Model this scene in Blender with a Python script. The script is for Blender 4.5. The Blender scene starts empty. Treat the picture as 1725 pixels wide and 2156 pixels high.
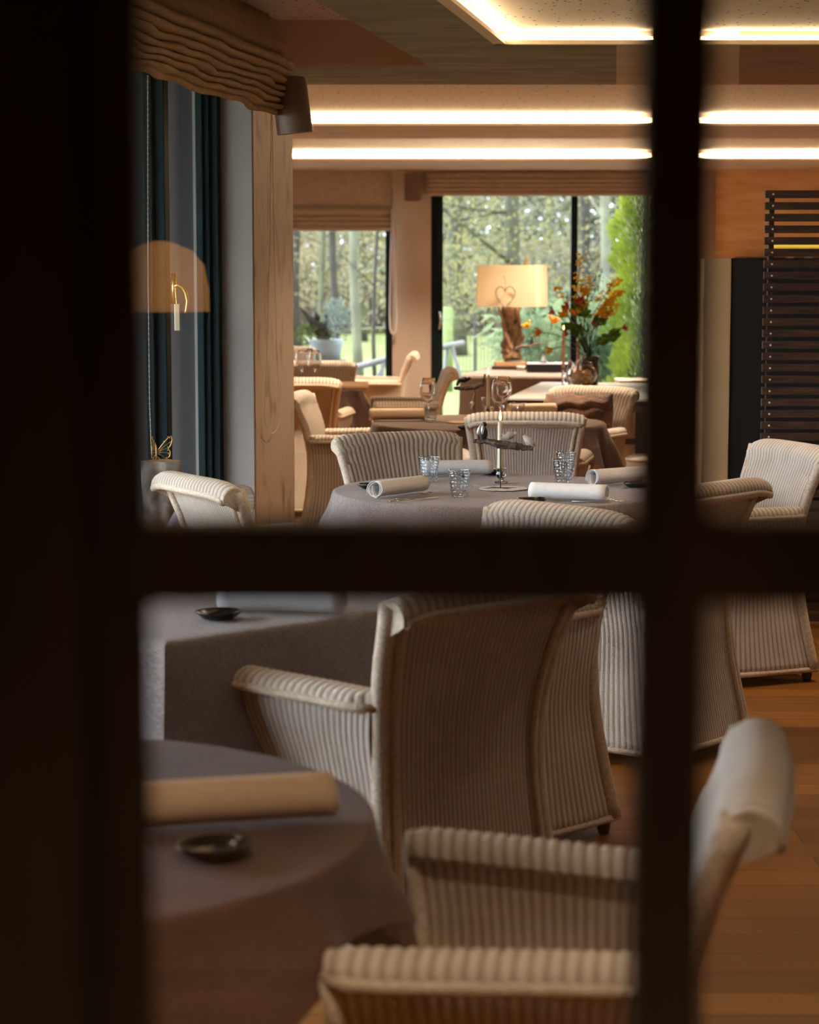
import bpy, math, random
from mathutils import Vector, Matrix
PI = math.pi
rnd = random.Random(7)
S = bpy.context.scene
C = S.collection

# ------------------------------------------------------------------ camera
F = 4500.0                       # focal length in pixels of the 1725 x 2156 frame
PITCH = math.atan(504 / F)
EYE = 1.54
cam_d = bpy.data.cameras.new('camera')
cam = bpy.data.objects.new('camera', cam_d)
C.objects.link(cam)
cam.location = (0, 0, EYE)
cam.rotation_euler = (PI / 2 - PITCH, 0, 0)
cam_d.sensor_fit = 'VERTICAL'
cam_d.sensor_height = 36
cam_d.lens = F / 2156 * 36
cam_d.clip_start = 0.05
cam_d.clip_end = 400
cam_d.dof.use_dof = True
cam_d.dof.focus_distance = 7.5
cam_d.dof.aperture_fstop = 4.6
S.camera = cam

# ------------------------------------------------------------------ world, light, exposure
SKY = 16.5
w = bpy.data.worlds.new('overcast_sky')
S.world = w
w.use_nodes = True
nt = w.node_tree
bg = nt.nodes['Background']
tc = nt.nodes.new('ShaderNodeTexCoord')
sp = nt.nodes.new('ShaderNodeSeparateXYZ')
cr = nt.nodes.new('ShaderNodeValToRGB')
cr.color_ramp.elements[0].position = 0.0
cr.color_ramp.elements[0].color = (0.62, 0.72, 0.84, 1)
cr.color_ramp.elements[1].position = 0.5
cr.color_ramp.elements[1].color = (0.88, 0.95, 1.0, 1)
nt.links.new(tc.outputs['Generated'], sp.inputs[0])
nt.links.new(sp.outputs['Z'], cr.inputs[0])
nt.links.new(cr.outputs[0], bg.inputs['Color'])
# the cloud cover is brightest to the west (-X) and dull over the wood behind (+Y)
mr = nt.nodes.new('ShaderNodeMapRange')
mr.inputs['From Min'].default_value = -0.9; mr.inputs['From Max'].default_value = 0.15
mr.inputs['To Min'].default_value = SKY; mr.inputs['To Max'].default_value = SKY * 0.42
nt.links.new(sp.outputs['X'], mr.inputs[0])
nt.links.new(mr.outputs[0], bg.inputs['Strength'])
S.view_settings.view_transform = 'Standard'
S.view_settings.look = 'None'
S.view_settings.gamma = 1
S.view_settings.exposure = 0.0
S.cycles.max_bounces = 12
S.cycles.diffuse_bounces = 4
S.cycles.glossy_bounces = 4
S.cycles.transmission_bounces = 12
S.cycles.transparent_max_bounces = 24
S.cycles.caustics_reflective = False
S.cycles.caustics_refractive = False
S.cycles.sample_clamp_indirect = 6.0

LED = 62.0
LEDC = (1.0, 0.70, 0.38)
WARM = (1.0, 0.765, 0.54)
U = Vector((0.1733, 0.9849, 0))      # the left wall runs along U
N = Vector((0.9849, -0.1733, 0))     # and faces N
WP = Vector((-0.70, 9.70, 0))        # room-side corner of the pillar

def wall_pt(t, n=0.0, z=0.0):
    """point t metres along the left wall from the pillar corner, n metres into the room"""
    p = WP + U * t + N * n
    return Vector((p.x, p.y, z))

def portal(name, loc, rot, sx, sy):
    d = bpy.data.lights.new(name, 'AREA')
    d.shape = 'RECTANGLE'; d.size = sx; d.size_y = sy
    d.cycles.is_portal = True
    o = bpy.data.objects.new(name, d); C.objects.link(o)
    o.location = loc; o.rotation_euler = rot
    return o
WALL_ANG = math.atan2(U.y, U.x)
pp = wall_pt(-3.4, -0.33, 1.2)
portal('daylight_portal_left', pp, (PI / 2, 0, math.atan2(N.y, N.x) + PI / 2), 6.8, 2.3)
portal('daylight_portal_back', (0.1, 20.85, 1.2), (PI / 2, 0, PI), 5.2, 2.3)

def fill_spot(x, y, power, z=2.49, spot=1.9):  # unseen warm fill spots added under the ceiling to brighten the room
    d = bpy.data.lights.new('ceiling_fill_spot', 'SPOT')
    d.energy = power; d.color = WARM; d.spot_size = spot; d.spot_blend = 0.8; d.shadow_soft_size = 0.09
    o = bpy.data.objects.new('ceiling_fill_spot', d); C.objects.link(o)
    o.location = (x, y, z)
    return o
for x, y, pw in ((-0.2, 1.55, 150), (1.2, 2.0, 30), (-0.9, 4.0, 28), (1.6, 5.0, 34), (0.3, 6.4, 64), (2.1, 7.9, 110),
                 (0.4, 10.2, 170), (-0.4, 12.6, 380), (1.4, 12.9, 340), (-1.2, 16.6, 640), (1.4, 16.8, 640), (0.1, 19.0, 520), (3.6, 18.9, 700)):
    fill_spot(x, y, pw)
fill_spot(0.35, -1.3, 400, 2.58, 2.4)       # unseen spot added in the hall to light the near side of the door

# ------------------------------------------------------------------ pixel helpers (of the photograph)
def ray(px, py):
    x = (px - 862.5) / F; y = (1078 - py) / F
    c, s = math.cos(PITCH), math.sin(PITCH)
    return Vector((x, c + y * s, -s + y * c))
def P(px, py, z=0.75):
    """the point of the level plane z that the photo shows at px, py"""
    r = ray(px, py); t = (z - EYE) / r.z
    return Vector((r.x * t, r.y * t, z))
def D(px, py, Y):
    """the point at distance Y that the photo shows at px, py"""
    r = ray(px, py); t = Y / r.y
    return Vector((r.x * t, Y, EYE + r.z * t))

# ------------------------------------------------------------------ mesh helpers
class MB:
    def __init__(s):
        s.v = []; s.f = []; s.uv = []
    def add(s, vs, fs, uvs=None):
        o = len(s.v)
        s.v += [tuple(p) for p in vs]
        for i, f in enumerate(fs):
            s.f.append(tuple(o + k for k in f))
            s.uv.append(uvs[i] if uvs else [(0, 0)] * len(f))
        return s
    def box(s, c, d, rz=0, rx=0, ry=0):
        M = Matrix.Rotation(rz, 3, 'Z') @ Matrix.Rotation(ry, 3, 'Y') @ Matrix.Rotation(rx, 3, 'X')
        vs = [Vector(c) + M @ Vector((x * d[0] / 2, y * d[1] / 2, z * d[2] / 2)) for x in (-1, 1) for y in (-1, 1) for z in (-1, 1)]
        return s.add(vs, [(0, 1, 3, 2), (4, 6, 7, 5), (0, 4, 5, 1), (2, 3, 7, 6), (0, 2, 6, 4), (1, 5, 7, 3)])
    def prism(s, poly, z0, z1):
        n = len(poly)
        vs = [(p[0], p[1], z0) for p in poly] + [(p[0], p[1], z1) for p in poly]
        fs = [tuple(range(n))[::-1], tuple(range(n, 2 * n))] + [(i, (i + 1) % n, n + (i + 1) % n, n + i) for i in range(n)]
        return s.add(vs, fs)
    def grid(s, fn, nu, nv, uvf=None, flip=False, closed_u=False):
        vs = [fn(i / nu, j / nv) for j in range(nv + 1) for i in range(nu + 1)]
        fs = []; uvs = []
        for j in range(nv):
            for i in range(nu):
                a = j * (nu + 1) + i
                q = (a, a + 1, a + nu + 2, a + nu + 1)
                uq = [(i / nu, j / nv), ((i + 1) / nu, j / nv), ((i + 1) / nu, (j + 1) / nv), (i / nu, (j + 1) / nv)]
                if uvf: uq = [uvf(*t) for t in uq]
                if flip: q = q[::-1]; uq = uq[::-1]
                fs.append(q); uvs.append(uq)
        return s.add(vs, fs, uvs)
    def tube(s, pts, r, seg=8, caps=True, flat=1.0):
        pts = [Vector(p) for p in pts]; n = len(pts)
        rs = r if isinstance(r, (list, tuple)) else [r] * n
        up = Vector((0, 0, 1)); vs = []; L = 0
        fr = None; ls = [0]
        for i in range(n):
            t = (pts[min(i + 1, n - 1)] - pts[max(i - 1, 0)])
            t = t.normalized() if t.length > 1e-9 else Vector((0, 0, 1))
            if fr is None:
                a = up if abs(t.z) < 0.9 else Vector((1, 0, 0))
                x = t.cross(a).normalized()
            else:
                x = (fr - t * fr.dot(t)); x = x.normalized() if x.length > 1e-6 else t.orthogonal().normalized()
            fr = x; y = t.cross(x)
            if i: L += (pts[i] - pts[i - 1]).length; ls.append(L)
            for k in range(seg):
                a = 2 * PI * k / seg
                vs.append(pts[i] + x * (math.cos(a) * rs[i]) + y * (math.sin(a) * rs[i] * flat))
        fs = []; uvs = []
        for i in range(n - 1):
            for k in range(seg):
                k2 = (k + 1) % seg
                fs.append((i * seg + k, i * seg + k2, (i + 1) * seg + k2, (i + 1) * seg + k))
                uvs.append([(k / seg, ls[i]), ((k + 1) / seg, ls[i]), ((k + 1) / seg, ls[i + 1]), (k / seg, ls[i + 1])])
        if caps:
            fs.append(tuple(range(seg))[::-1]); uvs.append([(0, 0)] * seg)
            fs.append(tuple(range((n - 1) * seg, n * seg))); uvs.append([(0, 0)] * seg)
        return s.add(vs, fs, uvs)
    def lathe(s, prof, seg=24, c=(0, 0, 0), wob=None):
        vs = []; n = len(prof)
        for r, z in prof:
            for k in range(seg):
                a = 2 * PI * k / seg
                rr = r * (wob(a) if wob else 1)
                vs.append((c[0] + rr * math.cos(a), c[1] + rr * math.sin(a), c[2] + z))
        fs = [(i * seg + k, i * seg + (k + 1) % seg, (i + 1) * seg + (k + 1) % seg, (i + 1) * seg + k) for i in range(n - 1) for k in range(seg)]
        uvs = [[(k / seg, i / n), ((k + 1) / seg, i / n), ((k + 1) / seg, (i + 1) / n), (k / seg, (i + 1) / n)] for i in range(n - 1) for k in range(seg)]
        if prof[0][0] > 1e-5: fs.append(tuple(range(seg))[::-1]); uvs.append([(0, 0)] * seg)
        if prof[-1][0] > 1e-5: fs.append(tuple(range((n - 1) * seg, n * seg))); uvs.append([(0, 0)] * seg)
        return s.add(vs, fs, uvs)
    def ball(s, c, r, seg=10, rings=7, M=None):
        r = r if isinstance(r, (tuple, list)) else (r, r, r)
        vs = []
        for i in range(rings + 1):
            t = PI * i / rings
            for k in range(seg):
                a = 2 * PI * k / seg
                p = Vector((r[0] * math.sin(t) * math.cos(a), r[1] * math.sin(t) * math.sin(a), r[2] * math.cos(t)))
                if M: p = M @ p
                vs.append(Vector(c) + p)
        fs = [(i * seg + k, (i + 1) * seg + k, (i + 1) * seg + (k + 1) % seg, i * seg + (k + 1) % seg) for i in range(rings) for k in range(seg)]
        return s.add(vs, fs)
    def leaf(s, c, d, nrm, L, Wd):
        d = d.normalized(); x = d.cross(nrm)
        x = x.normalized() if x.length > 1e-5 else d.orthogonal().normalized()
        c = Vector(c); m = c + d * L * 0.5 + nrm * L * 0.08
        return s.add([c, m + x * Wd / 2, c + d * L, m - x * Wd / 2], [(0, 1, 2, 3)])
    def build(s, name, mat, parent=None, smooth=False, bevel=0, solid=0, seg=2):
        me = bpy.data.meshes.new(name)
        me.from_pydata(s.v, [], s.f)
        uvl = me.uv_layers.new(name='UVMap')
        flat = [c for q in s.uv for t in q for c in t]
        if len(flat) == 2 * len(me.loops): uvl.data.foreach_set('uv', flat)
        if smooth: me.polygons.foreach_set('use_smooth', [True] * len(me.polygons))
        me.materials.append(mat)
        me.update()
        o = bpy.data.objects.new(name, me); C.objects.link(o)
        if parent: o.parent = parent
        if solid:
            m = o.modifiers.new('thickness', 'SOLIDIFY'); m.thickness = solid; m.offset = -1
        if bevel:
            m = o.modifiers.new('bevel', 'BEVEL'); m.width = bevel; m.segments = seg; m.limit_method = 'ANGLE'
        return o

def tag(o, label, cat, group=None, kind=None):
    if label: o['label'] = label
    if cat: o['category'] = cat
    if group: o['group'] = group
    if kind: o['kind'] = kind
    return o
def thing(name, label, cat, loc=(0, 0, 0), rz=0, group=None):
    o = bpy.data.objects.new(name, None); C.objects.link(o)
    o.empty_display_size = 0.1
    o.location = loc; o.rotation_euler = (0, 0, rz)
    return tag(o, label, cat, group)
def struct(name, mb, mat, **k):
    o = mb.build(name, mat, **k); o['kind'] = 'structure'; return o
def dup(root, loc, rz, label, group=None, scale=None):
    def cp(o, par):
        c = o.copy(); C.objects.link(c); c.parent = par
        for ch in kids.get(o.name, ()): cp(ch, c)
        return c
    kids = {}
    for o in C.objects:
        if o.parent: kids.setdefault(o.parent.name, []).append(o)
    r = cp(root, None); r.location = loc; r.rotation_euler = (0, 0, rz)
    if scale: r.scale = scale
    r['label'] = label
    if group: r['group'] = group
    return r
def cr_interp(tab):
    """smooth interpolation through (x, y) pairs"""
    xs = [a for a, b in tab]; ys = [b for a, b in tab]; n = len(xs)
    ms = []
    for i in range(n):
        a = max(i - 1, 0); b = min(i + 1, n - 1)
        ms.append((ys[b] - ys[a]) / (xs[b] - xs[a]))
    def f(x):
        if x <= xs[0]: return ys[0]
        if x >= xs[-1]: return ys[-1]
        i = 0
        while x > xs[i + 1]: i += 1
        h = xs[i + 1] - xs[i]; t = (x - xs[i]) / h
        return ((2 * t**3 - 3 * t**2 + 1) * ys[i] + (t**3 - 2 * t**2 + t) * h * ms[i]
                + (-2 * t**3 + 3 * t**2) * ys[i + 1] + (t**3 - t**2) * h * ms[i + 1])
    return f
def sstep(a, b, x):
    t = max(0, min(1, (x - a) / (b - a))); return t * t * (3 - 2 * t)

# ------------------------------------------------------------------ materials
def new_mat(name):
    m = bpy.data.materials.new(name); m.use_nodes = True
    return m, m.node_tree, m.node_tree.nodes['Principled BSDF']
def mat(name, col, rough=0.6, col2=None, scale=8, bump=0.0, bscale=40, metal=0, emit=None, es=0, stretch=(1, 1, 1), spec=0.5, trans=0, ior=1.45, detail=4, lo=0.35, hi=0.65, sheen=0):
    m, t, b = new_mat(name)
    b.inputs['Base Color'].default_value = (*col, 1)
    b.inputs['Roughness'].default_value = rough
    b.inputs['Metallic'].default_value = metal
    b.inputs['Specular IOR Level'].default_value = spec
    b.inputs['Transmission Weight'].default_value = trans
    b.inputs['IOR'].default_value = ior
    if sheen: b.inputs['Sheen Weight'].default_value = sheen
    if emit:
        b.inputs['Emission Color'].default_value = (*emit, 1); b.inputs['Emission Strength'].default_value = es
    if col2 or bump:
        tc = t.nodes.new('ShaderNodeTexCoord'); mp = t.nodes.new('ShaderNodeMapping')
        mp.inputs['Scale'].default_value = stretch
        t.links.new(tc.outputs['Object'], mp.inputs[0])
    if col2:
        n = t.nodes.new('ShaderNodeTexNoise'); n.inputs['Scale'].default_value = scale; n.inputs['Detail'].default_value = detail
        r = t.nodes.new('ShaderNodeValToRGB')
        r.color_ramp.elements[0].position = lo; r.color_ramp.elements[1].position = hi
        r.color_ramp.elements[0].color = (*col, 1); r.color_ramp.elements[1].color = (*col2, 1)
        t.links.new(mp.outputs[0], n.inputs[0]); t.links.new(n.outputs[0], r.inputs[0]); t.links.new(r.outputs[0], b.inputs['Base Color'])
    if bump:
        n = t.nodes.new('ShaderNodeTexNoise'); n.inputs['Scale'].default_value = bscale; n.inputs['Detail'].default_value = 3
        bp = t.nodes.new('ShaderNodeBump'); bp.inputs['Strength'].default_value = bump; bp.inputs['Distance'].default_value = 0.01
        t.links.new(mp.outputs[0], n.inputs[0]); t.links.new(n.outputs[0], bp.inputs['Height']); t.links.new(bp.outputs[0], b.inputs['Normal'])
    return m
def mth(t, op, a, b=None, c=None):
    n = t.nodes.new('ShaderNodeMath'); n.operation = op
    for i, x in enumerate((a, b, c)):
        if x is None: continue
        if isinstance(x, (int, float)): n.inputs[i].default_value = x
        else: t.links.new(x, n.inputs[i])
    return n.outputs[0]
def mixc(t, f, a, b):
    n = t.nodes.new('ShaderNodeMix'); n.data_type = 'RGBA'
    if isinstance(f, (int, float)): n.inputs[0].default_value = f
    else: t.links.new(f, n.inputs[0])
    for i, x in ((6, a), (7, b)):
        if isinstance(x, tuple): n.inputs[i].default_value = (*x, 1)
        else: t.links.new(x, n.inputs[i])
    return n.outputs[2]

def wicker_mat(name, c_hi, c_lo, holes=True):
    """woven paper cord: UV u counts ribs, v is metres along the rib"""
    m, t, b = new_mat(name)
    uv = t.nodes.new('ShaderNodeUVMap'); sp = t.nodes.new('ShaderNodeSeparateXYZ')
    t.links.new(uv.outputs[0], sp.inputs[0])
    u, v = sp.outputs[0], sp.outputs[1]
    half = mth(t, 'FLOOR', mth(t, 'MULTIPLY', u, 2.0))
    vv = mth(t, 'ADD', mth(t, 'MULTIPLY', v, 1 / 0.0042), mth(t, 'MULTIPLY', half, 0.5))
    row = mth(t, 'ABSOLUTE', mth(t, 'SINE', mth(t, 'MULTIPLY', vv, PI)))       # 0 in the gap, 1 on the cord
    rib = mth(t, 'ABSOLUTE', mth(t, 'SINE', mth(t, 'MULTIPLY', u, 2 * PI)))    # 0 where the cords change side
    gap = mth(t, 'POWER', mth(t, 'SUBTRACT', 1.0, row), 2.0)
    tc = t.nodes.new('ShaderNodeTexCoord')
    n = t.nodes.new('ShaderNodeTexNoise'); n.inputs['Scale'].default_value = 9; n.inputs['Detail'].default_value = 5
    t.links.new(tc.outputs['Object'], n.inputs[0])
    ribv = mth(t, 'ABSOLUTE', mth(t, 'SINE', mth(t, 'MULTIPLY', u, PI)))       # valley between two ribs
    f = mth(t, 'MULTIPLY', mth(t, 'POWER', ribv, 0.6), mth(t, 'SUBTRACT', 1.0, mth(t, 'MULTIPLY', gap, 0.7)))
    f = mth(t, 'ADD', f, mth(t, 'MULTIPLY', mth(t, 'SUBTRACT', n.outputs[0], 0.5), 0.5))
    col = mixc(t, f, c_lo, c_hi)
    t.links.new(col, b.inputs['Base Color'])
    b.inputs['Roughness'].default_value = 0.62
    b.inputs['Specular IOR Level'].default_value = 0.3
    bp = t.nodes.new('ShaderNodeBump'); bp.inputs['Strength'].default_value = 0.6; bp.inputs['Distance'].default_value = 0.002
    t.links.new(row, bp.inputs['Height']); t.links.new(bp.outputs[0], b.inputs['Normal'])
    if holes:
        hole = mth(t, 'MULTIPLY', mth(t, 'GREATER_THAN', gap, 0.42), mth(t, 'GREATER_THAN', rib, 0.45))
        tr = t.nodes.new('ShaderNodeBsdfTransparent'); mx = t.nodes.new('ShaderNodeMixShader')
        t.links.new(hole, mx.inputs[0]); t.links.new(b.outputs[0], mx.inputs[1]); t.links.new(tr.outputs[0], mx.inputs[2])
        t.links.new(mx.outputs[0], t.nodes['Material Output'].inputs[0])
    return m

def thin_fresnel(t, ior, nrm=None):
    """mirror share of a thin pane, the same from both of its sides"""
    fr = t.nodes.new('ShaderNodeFresnel'); g = t.nodes.new('ShaderNodeNewGeometry')
    t.links.new(mth(t, 'ADD', mth(t, 'MULTIPLY', g.outputs['Backfacing'], 1 / ior - ior), ior), fr.inputs[0])
    if nrm: t.links.new(nrm, fr.inputs['Normal'])
    return fr.outputs[0]
def glass_pane(name, tint=(1, 1, 1), ior=1.5, boost=1.0):
    """thin window glass: clear, with the mirror share that real glass has at each angle"""
    m, t, b = new_mat(name); t.nodes.remove(b)
    tr = t.nodes.new('ShaderNodeBsdfTransparent'); tr.inputs[0].default_value = (*tint, 1)
    gl = t.nodes.new('ShaderNodeBsdfGlossy'); gl.inputs['Roughness'].default_value = 0.0
    mx = t.nodes.new('ShaderNodeMixShader')
    t.links.new(mth(t, 'MINIMUM', mth(t, 'MULTIPLY', thin_fresnel(t, ior), boost), 1.0), mx.inputs[0])
    t.links.new(tr.outputs[0], mx.inputs[1]); t.links.new(gl.outputs[0], mx.inputs[2])
    t.links.new(mx.outputs[0], t.nodes['Material Output'].inputs[0])
    return m
def emit_mat(name, col, s):
    m, t, b = new_mat(name); t.nodes.remove(b)
    e = t.nodes.new('ShaderNodeEmission'); e.inputs[0].default_value = (*col, 1); e.inputs[1].default_value = s
    t.links.new(e.outputs[0], t.nodes['Material Output'].inputs[0]); return m
def leaf_mat(name, a, b_, trans=0.45):
    m, t, b = new_mat(name)
    tc = t.nodes.new('ShaderNodeTexCoord')
    n = t.nodes.new('ShaderNodeTexNoise'); n.inputs['Scale'].default_value = 1.7; n.inputs['Detail'].default_value = 6
    t.links.new(tc.outputs['Object'], n.inputs[0])
    r = t.nodes.new('ShaderNodeValToRGB'); r.color_ramp.elements[0].position = .38; r.color_ramp.elements[1].position = .62
    r.color_ramp.elements[0].color = (*a, 1); r.color_ramp.elements[1].color = (*b_, 1)
    t.links.new(n.outputs[0], r.inputs[0])
    t.links.new(r.outputs[0], b.inputs['Base Color']); b.inputs['Roughness'].default_value = .6
    tl = t.nodes.new('ShaderNodeBsdfTranslucent'); mx = t.nodes.new('ShaderNodeMixShader'); mx.inputs[0].default_value = trans
    t.links.new(r.outputs[0], tl.inputs[0]); t.links.new(b.outputs[0], mx.inputs[1]); t.links.new(tl.outputs[0], mx.inputs[2])
    t.links.new(mx.outputs[0], t.nodes['Material Output'].inputs[0])
    return m

def floor_mat():
    m, t, b = new_mat('oak_floor')
    tc = t.nodes.new('ShaderNodeTexCoord'); br = t.nodes.new('ShaderNodeTexBrick')
    mp = t.nodes.new('ShaderNodeMapping')
    t.links.new(tc.outputs['Object'], mp.inputs[0])
    br.inputs['Scale'].default_value = 1; br.inputs['Brick Width'].default_value = 1.7; br.inputs['Row Height'].default_value = .135
    br.inputs['Mortar Size'].default_value = .0022; br.offset = .37; br.inputs['Bias'].default_value = 0
    br.inputs['Color1'].default_value = (.42, .165, .026, 1); br.inputs['Color2'].default_value = (.15, .050, .008, 1)
    br.inputs['Mortar'].default_value = (.04, .02, .01, 1)
    t.links.new(mp.outputs[0], br.inputs[0])
    m2 = t.nodes.new('ShaderNodeMapping'); m2.inputs['Scale'].default_value = (1.2, 22, 1)
    t.links.new(tc.outputs['Object'], m2.inputs[0])
    n = t.nodes.new('ShaderNodeTexNoise'); n.inputs['Scale'].default_value = 2.2; n.inputs['Detail'].default_value = 6
    t.links.new(m2.outputs[0], n.inputs[0])
    c = mixc(t, mth(t, 'MULTIPLY', n.outputs[0], .75), br.outputs[0], (.11, .038, .009))
    t.links.new(c, b.inputs['Base Color'])
    b.inputs['Roughness'].default_value = .45
    b.inputs['Specular IOR Level'].default_value = .3
    bp = t.nodes.new('ShaderNodeBump'); bp.inputs['Strength'].default_value = .12; bp.inputs['Distance'].default_value = .004
    t.links.new(n.outputs[0], bp.inputs['Height']); t.links.new(bp.outputs[0], b.inputs['Normal'])
    return m
def ceiling_mat():
    """white acoustic board with short dark fissures"""
    m, t, b = new_mat('acoustic_board')
    tc = t.nodes.new('ShaderNodeTexCoord'); mp = t.nodes.new('ShaderNodeMapping'); mp.inputs['Scale'].default_value = (26, 14, 1)
    t.links.new(tc.outputs['Object'], mp.inputs[0])
    vo = t.nodes.new('ShaderNodeTexVoronoi'); vo.inputs['Scale'].default_value = 1.0; vo.inputs['Randomness'].default_value = 1
    t.links.new(mp.outputs[0], vo.inputs[0])
    d = mth(t, 'LESS_THAN', vo.outputs['Distance'], .17)
    t.links.new(mixc(t, d, (.80, .76, .70), (.22, .18, .14)), b.inputs['Base Color'])
    b.inputs['Roughness'].default_value = .85
    return m
def cloth_mat(name, a, b_, sc=260):
    m, t, b = new_mat(name)
    tc = t.nodes.new('ShaderNodeTexCoord'); mp = t.nodes.new('ShaderNodeMapping'); mp.inputs['Scale'].default_value = (1, .22, 1); mp.inputs['Rotation'].default_value = (0, 0, .5)
    t.links.new(tc.outputs['Object'], mp.inputs[0])
    n = t.nodes.new('ShaderNodeTexNoise'); n.inputs['Scale'].default_value = sc; n.inputs['Detail'].default_value = 3
    n2 = t.nodes.new('ShaderNodeTexNoise'); n2.inputs['Scale'].default_value = 4; n2.inputs['Detail'].default_value = 4
    t.links.new(mp.outputs[0], n.inputs[0]); t.links.new(tc.outputs['Object'], n2.inputs[0])
    f = mth(t, 'ADD', mth(t, 'MULTIPLY', mth(t, 'SUBTRACT', n.outputs[0], .5), 2.2), n2.outputs[0])
    t.links.new(mixc(t, f, a, b_), b.inputs['Base Color'])
    b.inputs['Roughness'].default_value = .85; b.inputs['Sheen Weight'].default_value = .12; b.inputs['Sheen Roughness'].default_value = .5; b.inputs['Specular IOR Level'].default_value = .3
    bp = t.nodes.new('ShaderNodeBump'); bp.inputs['Strength'].default_value = .35; bp.inputs['Distance'].default_value = .002
    t.links.new(n.outputs[0], bp.inputs['Height']); t.links.new(bp.outputs[0], b.inputs['Normal'])
    return m
def tumbler_mat():
    m, t, b = new_mat('dimpled_glass'); t.nodes.remove(b)
    tc = t.nodes.new('ShaderNodeTexCoord'); vo = t.nodes.new('ShaderNodeTexVoronoi')
    vo.inputs['Scale'].default_value = 85; vo.inputs['Randomness'].default_value = .3
    t.links.new(tc.outputs['Object'], vo.inputs[0])
    bp = t.nodes.new('ShaderNodeBump'); bp.inputs['Strength'].default_value = 1; bp.inputs['Distance'].default_value = .004; bp.invert = True
    t.links.new(vo.outputs['Distance'], bp.inputs['Height'])
    tr = t.nodes.new('ShaderNodeBsdfTransparent'); tr.inputs[0].default_value = (.93, .95, .96, 1)
    gl = t.nodes.new('ShaderNodeBsdfGlossy'); gl.inputs['Roughness'].default_value = .06
    t.links.new(bp.outputs[0], gl.inputs['Normal'])
    mx = t.nodes.new('ShaderNodeMixShader')
    t.links.new(mth(t, 'MINIMUM', mth(t, 'MULTIPLY', thin_fresnel(t, 1.5, bp.outputs[0]), 2.2), .9), mx.inputs[0])
    t.links.new(tr.outputs[0], mx.inputs[1]); t.links.new(gl.outputs[0], mx.inputs[2])
    t.links.new(mx.outputs[0], t.nodes['Material Output'].inputs[0])
    return m

M = {}
M['floor'] = floor_mat()
M['board'] = ceiling_mat()
M['plaster'] = mat('warm_plaster', (.60, .545, .48), .8, (.68, .62, .55), 3, bump=.15, bscale=30)
M['grey_plaster'] = mat('grey_plaster', (.27, .24, .215), .8, (.33, .295, .27), 2.2, bump=.1, bscale=20)
M['beam'] = mat('green_reflection_beam', (.27, .245, .17), .75, (.16, .15, .095), 3.5, stretch=(.8, 2.6, 2), detail=5, lo=.36, hi=.70)  # brown beam coloured green-grey to imitate a garden reflection in the door glass
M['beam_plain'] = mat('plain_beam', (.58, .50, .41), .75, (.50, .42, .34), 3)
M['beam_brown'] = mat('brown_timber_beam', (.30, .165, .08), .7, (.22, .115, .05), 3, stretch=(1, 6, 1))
M['coffer_side'] = mat('ochre_coffer_side', (.80, .56, .36), .7, (.72, .48, .3), 4)
M['trim'] = mat('cream_trim', (.78, .66, .52), .6)
M['pillar'] = mat('marbled_pillar', (.56, .42, .31), .6, (.22, .13, .08), 3.2, stretch=(3.5, 3.5, 1.5), detail=4, lo=.53, hi=.80)
M['green'] = mat('dark_green_frame', (.011, .024, .027), .6, spec=.12)
M['blind'] = mat('ochre_blind_fabric', (.46, .29, .135), .85, (.38, .235, .105), 20, bump=.5, bscale=260)
M['blind2'] = mat('taupe_blind_fabric', (.54, .45, .37), .85, (.48, .40, .32), 20, bump=.3, bscale=200)
M['pine'] = mat('pine_panel', (.88, .62, .36), .55, (.74, .44, .20), 3.5, stretch=(.7, 1, 6), detail=8)
M['black'] = mat('black_panel', (.012, .010, .009), .6)
M['slat'] = mat('dark_stained_slat', (.075, .034, .018), .7, (.022, .010, .006), 8, stretch=(1, 6, 12))
M['door'] = mat('dark_door_timber', (.058, .040, .020), .8, (.04, .027, .014), 6, stretch=(8, 8, 1), spec=.12)
M['hall'] = mat('hall_wall', (.035, .028, .022), .9)
M['wicker'] = wicker_mat('woven_wicker', (.80, .73, .64), (.26, .15, .075))
M['wicker_solid'] = wicker_mat('wicker_roll', (.80, .73, .64), (.32, .20, .11), holes=False)
M['braid'] = mat('braided_edge', (.70, .60, .48), .6, (.52, .40, .28), 120, bump=.25, bscale=220)
M['leg'] = mat('dark_chair_leg', (.06, .04, .03), .5)
M['ferrule'] = mat('metal_glide', (.3, .28, .25), .35, metal=1)
M['cloth'] = cloth_mat('taupe_linen', (.165, .128, .122), (.33, .282, .272))
M['cloth_brown'] = cloth_mat('brown_linen', (.075, .036, .027), (.14, .080, .064))
M['cloth_light'] = cloth_mat('pale_linen', (.42, .37, .34), (.56, .5, .46))
M['napkin'] = mat('white_napkin', (.88, .87, .86), .8, (.83, .82, .81), 60, bump=.08, bscale=400)
M['napkin_cream'] = mat('cream_napkin_warm_lit', (.84, .60, .40), .8, (.78, .55, .36), 60, bump=.08, bscale=400)  # cream with the orange light from the hall mixed into the colour
M['dish'] = mat('black_glaze', (.008, .012, .014), .18, bump=.05, bscale=90)
M['tumbler'] = tumbler_mat()
M['thinglass'] = glass_pane('thin_blown_glass', boost=2.0)
M['glass'] = mat('clear_glass', (1, 1, 1), 0.0, trans=1, ior=1.45)
M['steel'] = mat('cutlery_steel', (.65, .62, .58), .18, metal=1)
M['iron'] = mat('dark_iron', (.05, .05, .05), .4, metal=.8)
M['candle'] = mat('cream_wax', (.80, .68, .48), .45)
M['candle_pink'] = mat('peach_wax', (.74, .42, .26), .5)
M['flame'] = emit_mat('candle_flame', (1.0, .62, .2), 9)
M['drift'] = mat('driftwood_bark', (.20, .15, .12), .85, (.055, .042, .035), 45, bump=1.0, bscale=60)
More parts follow.
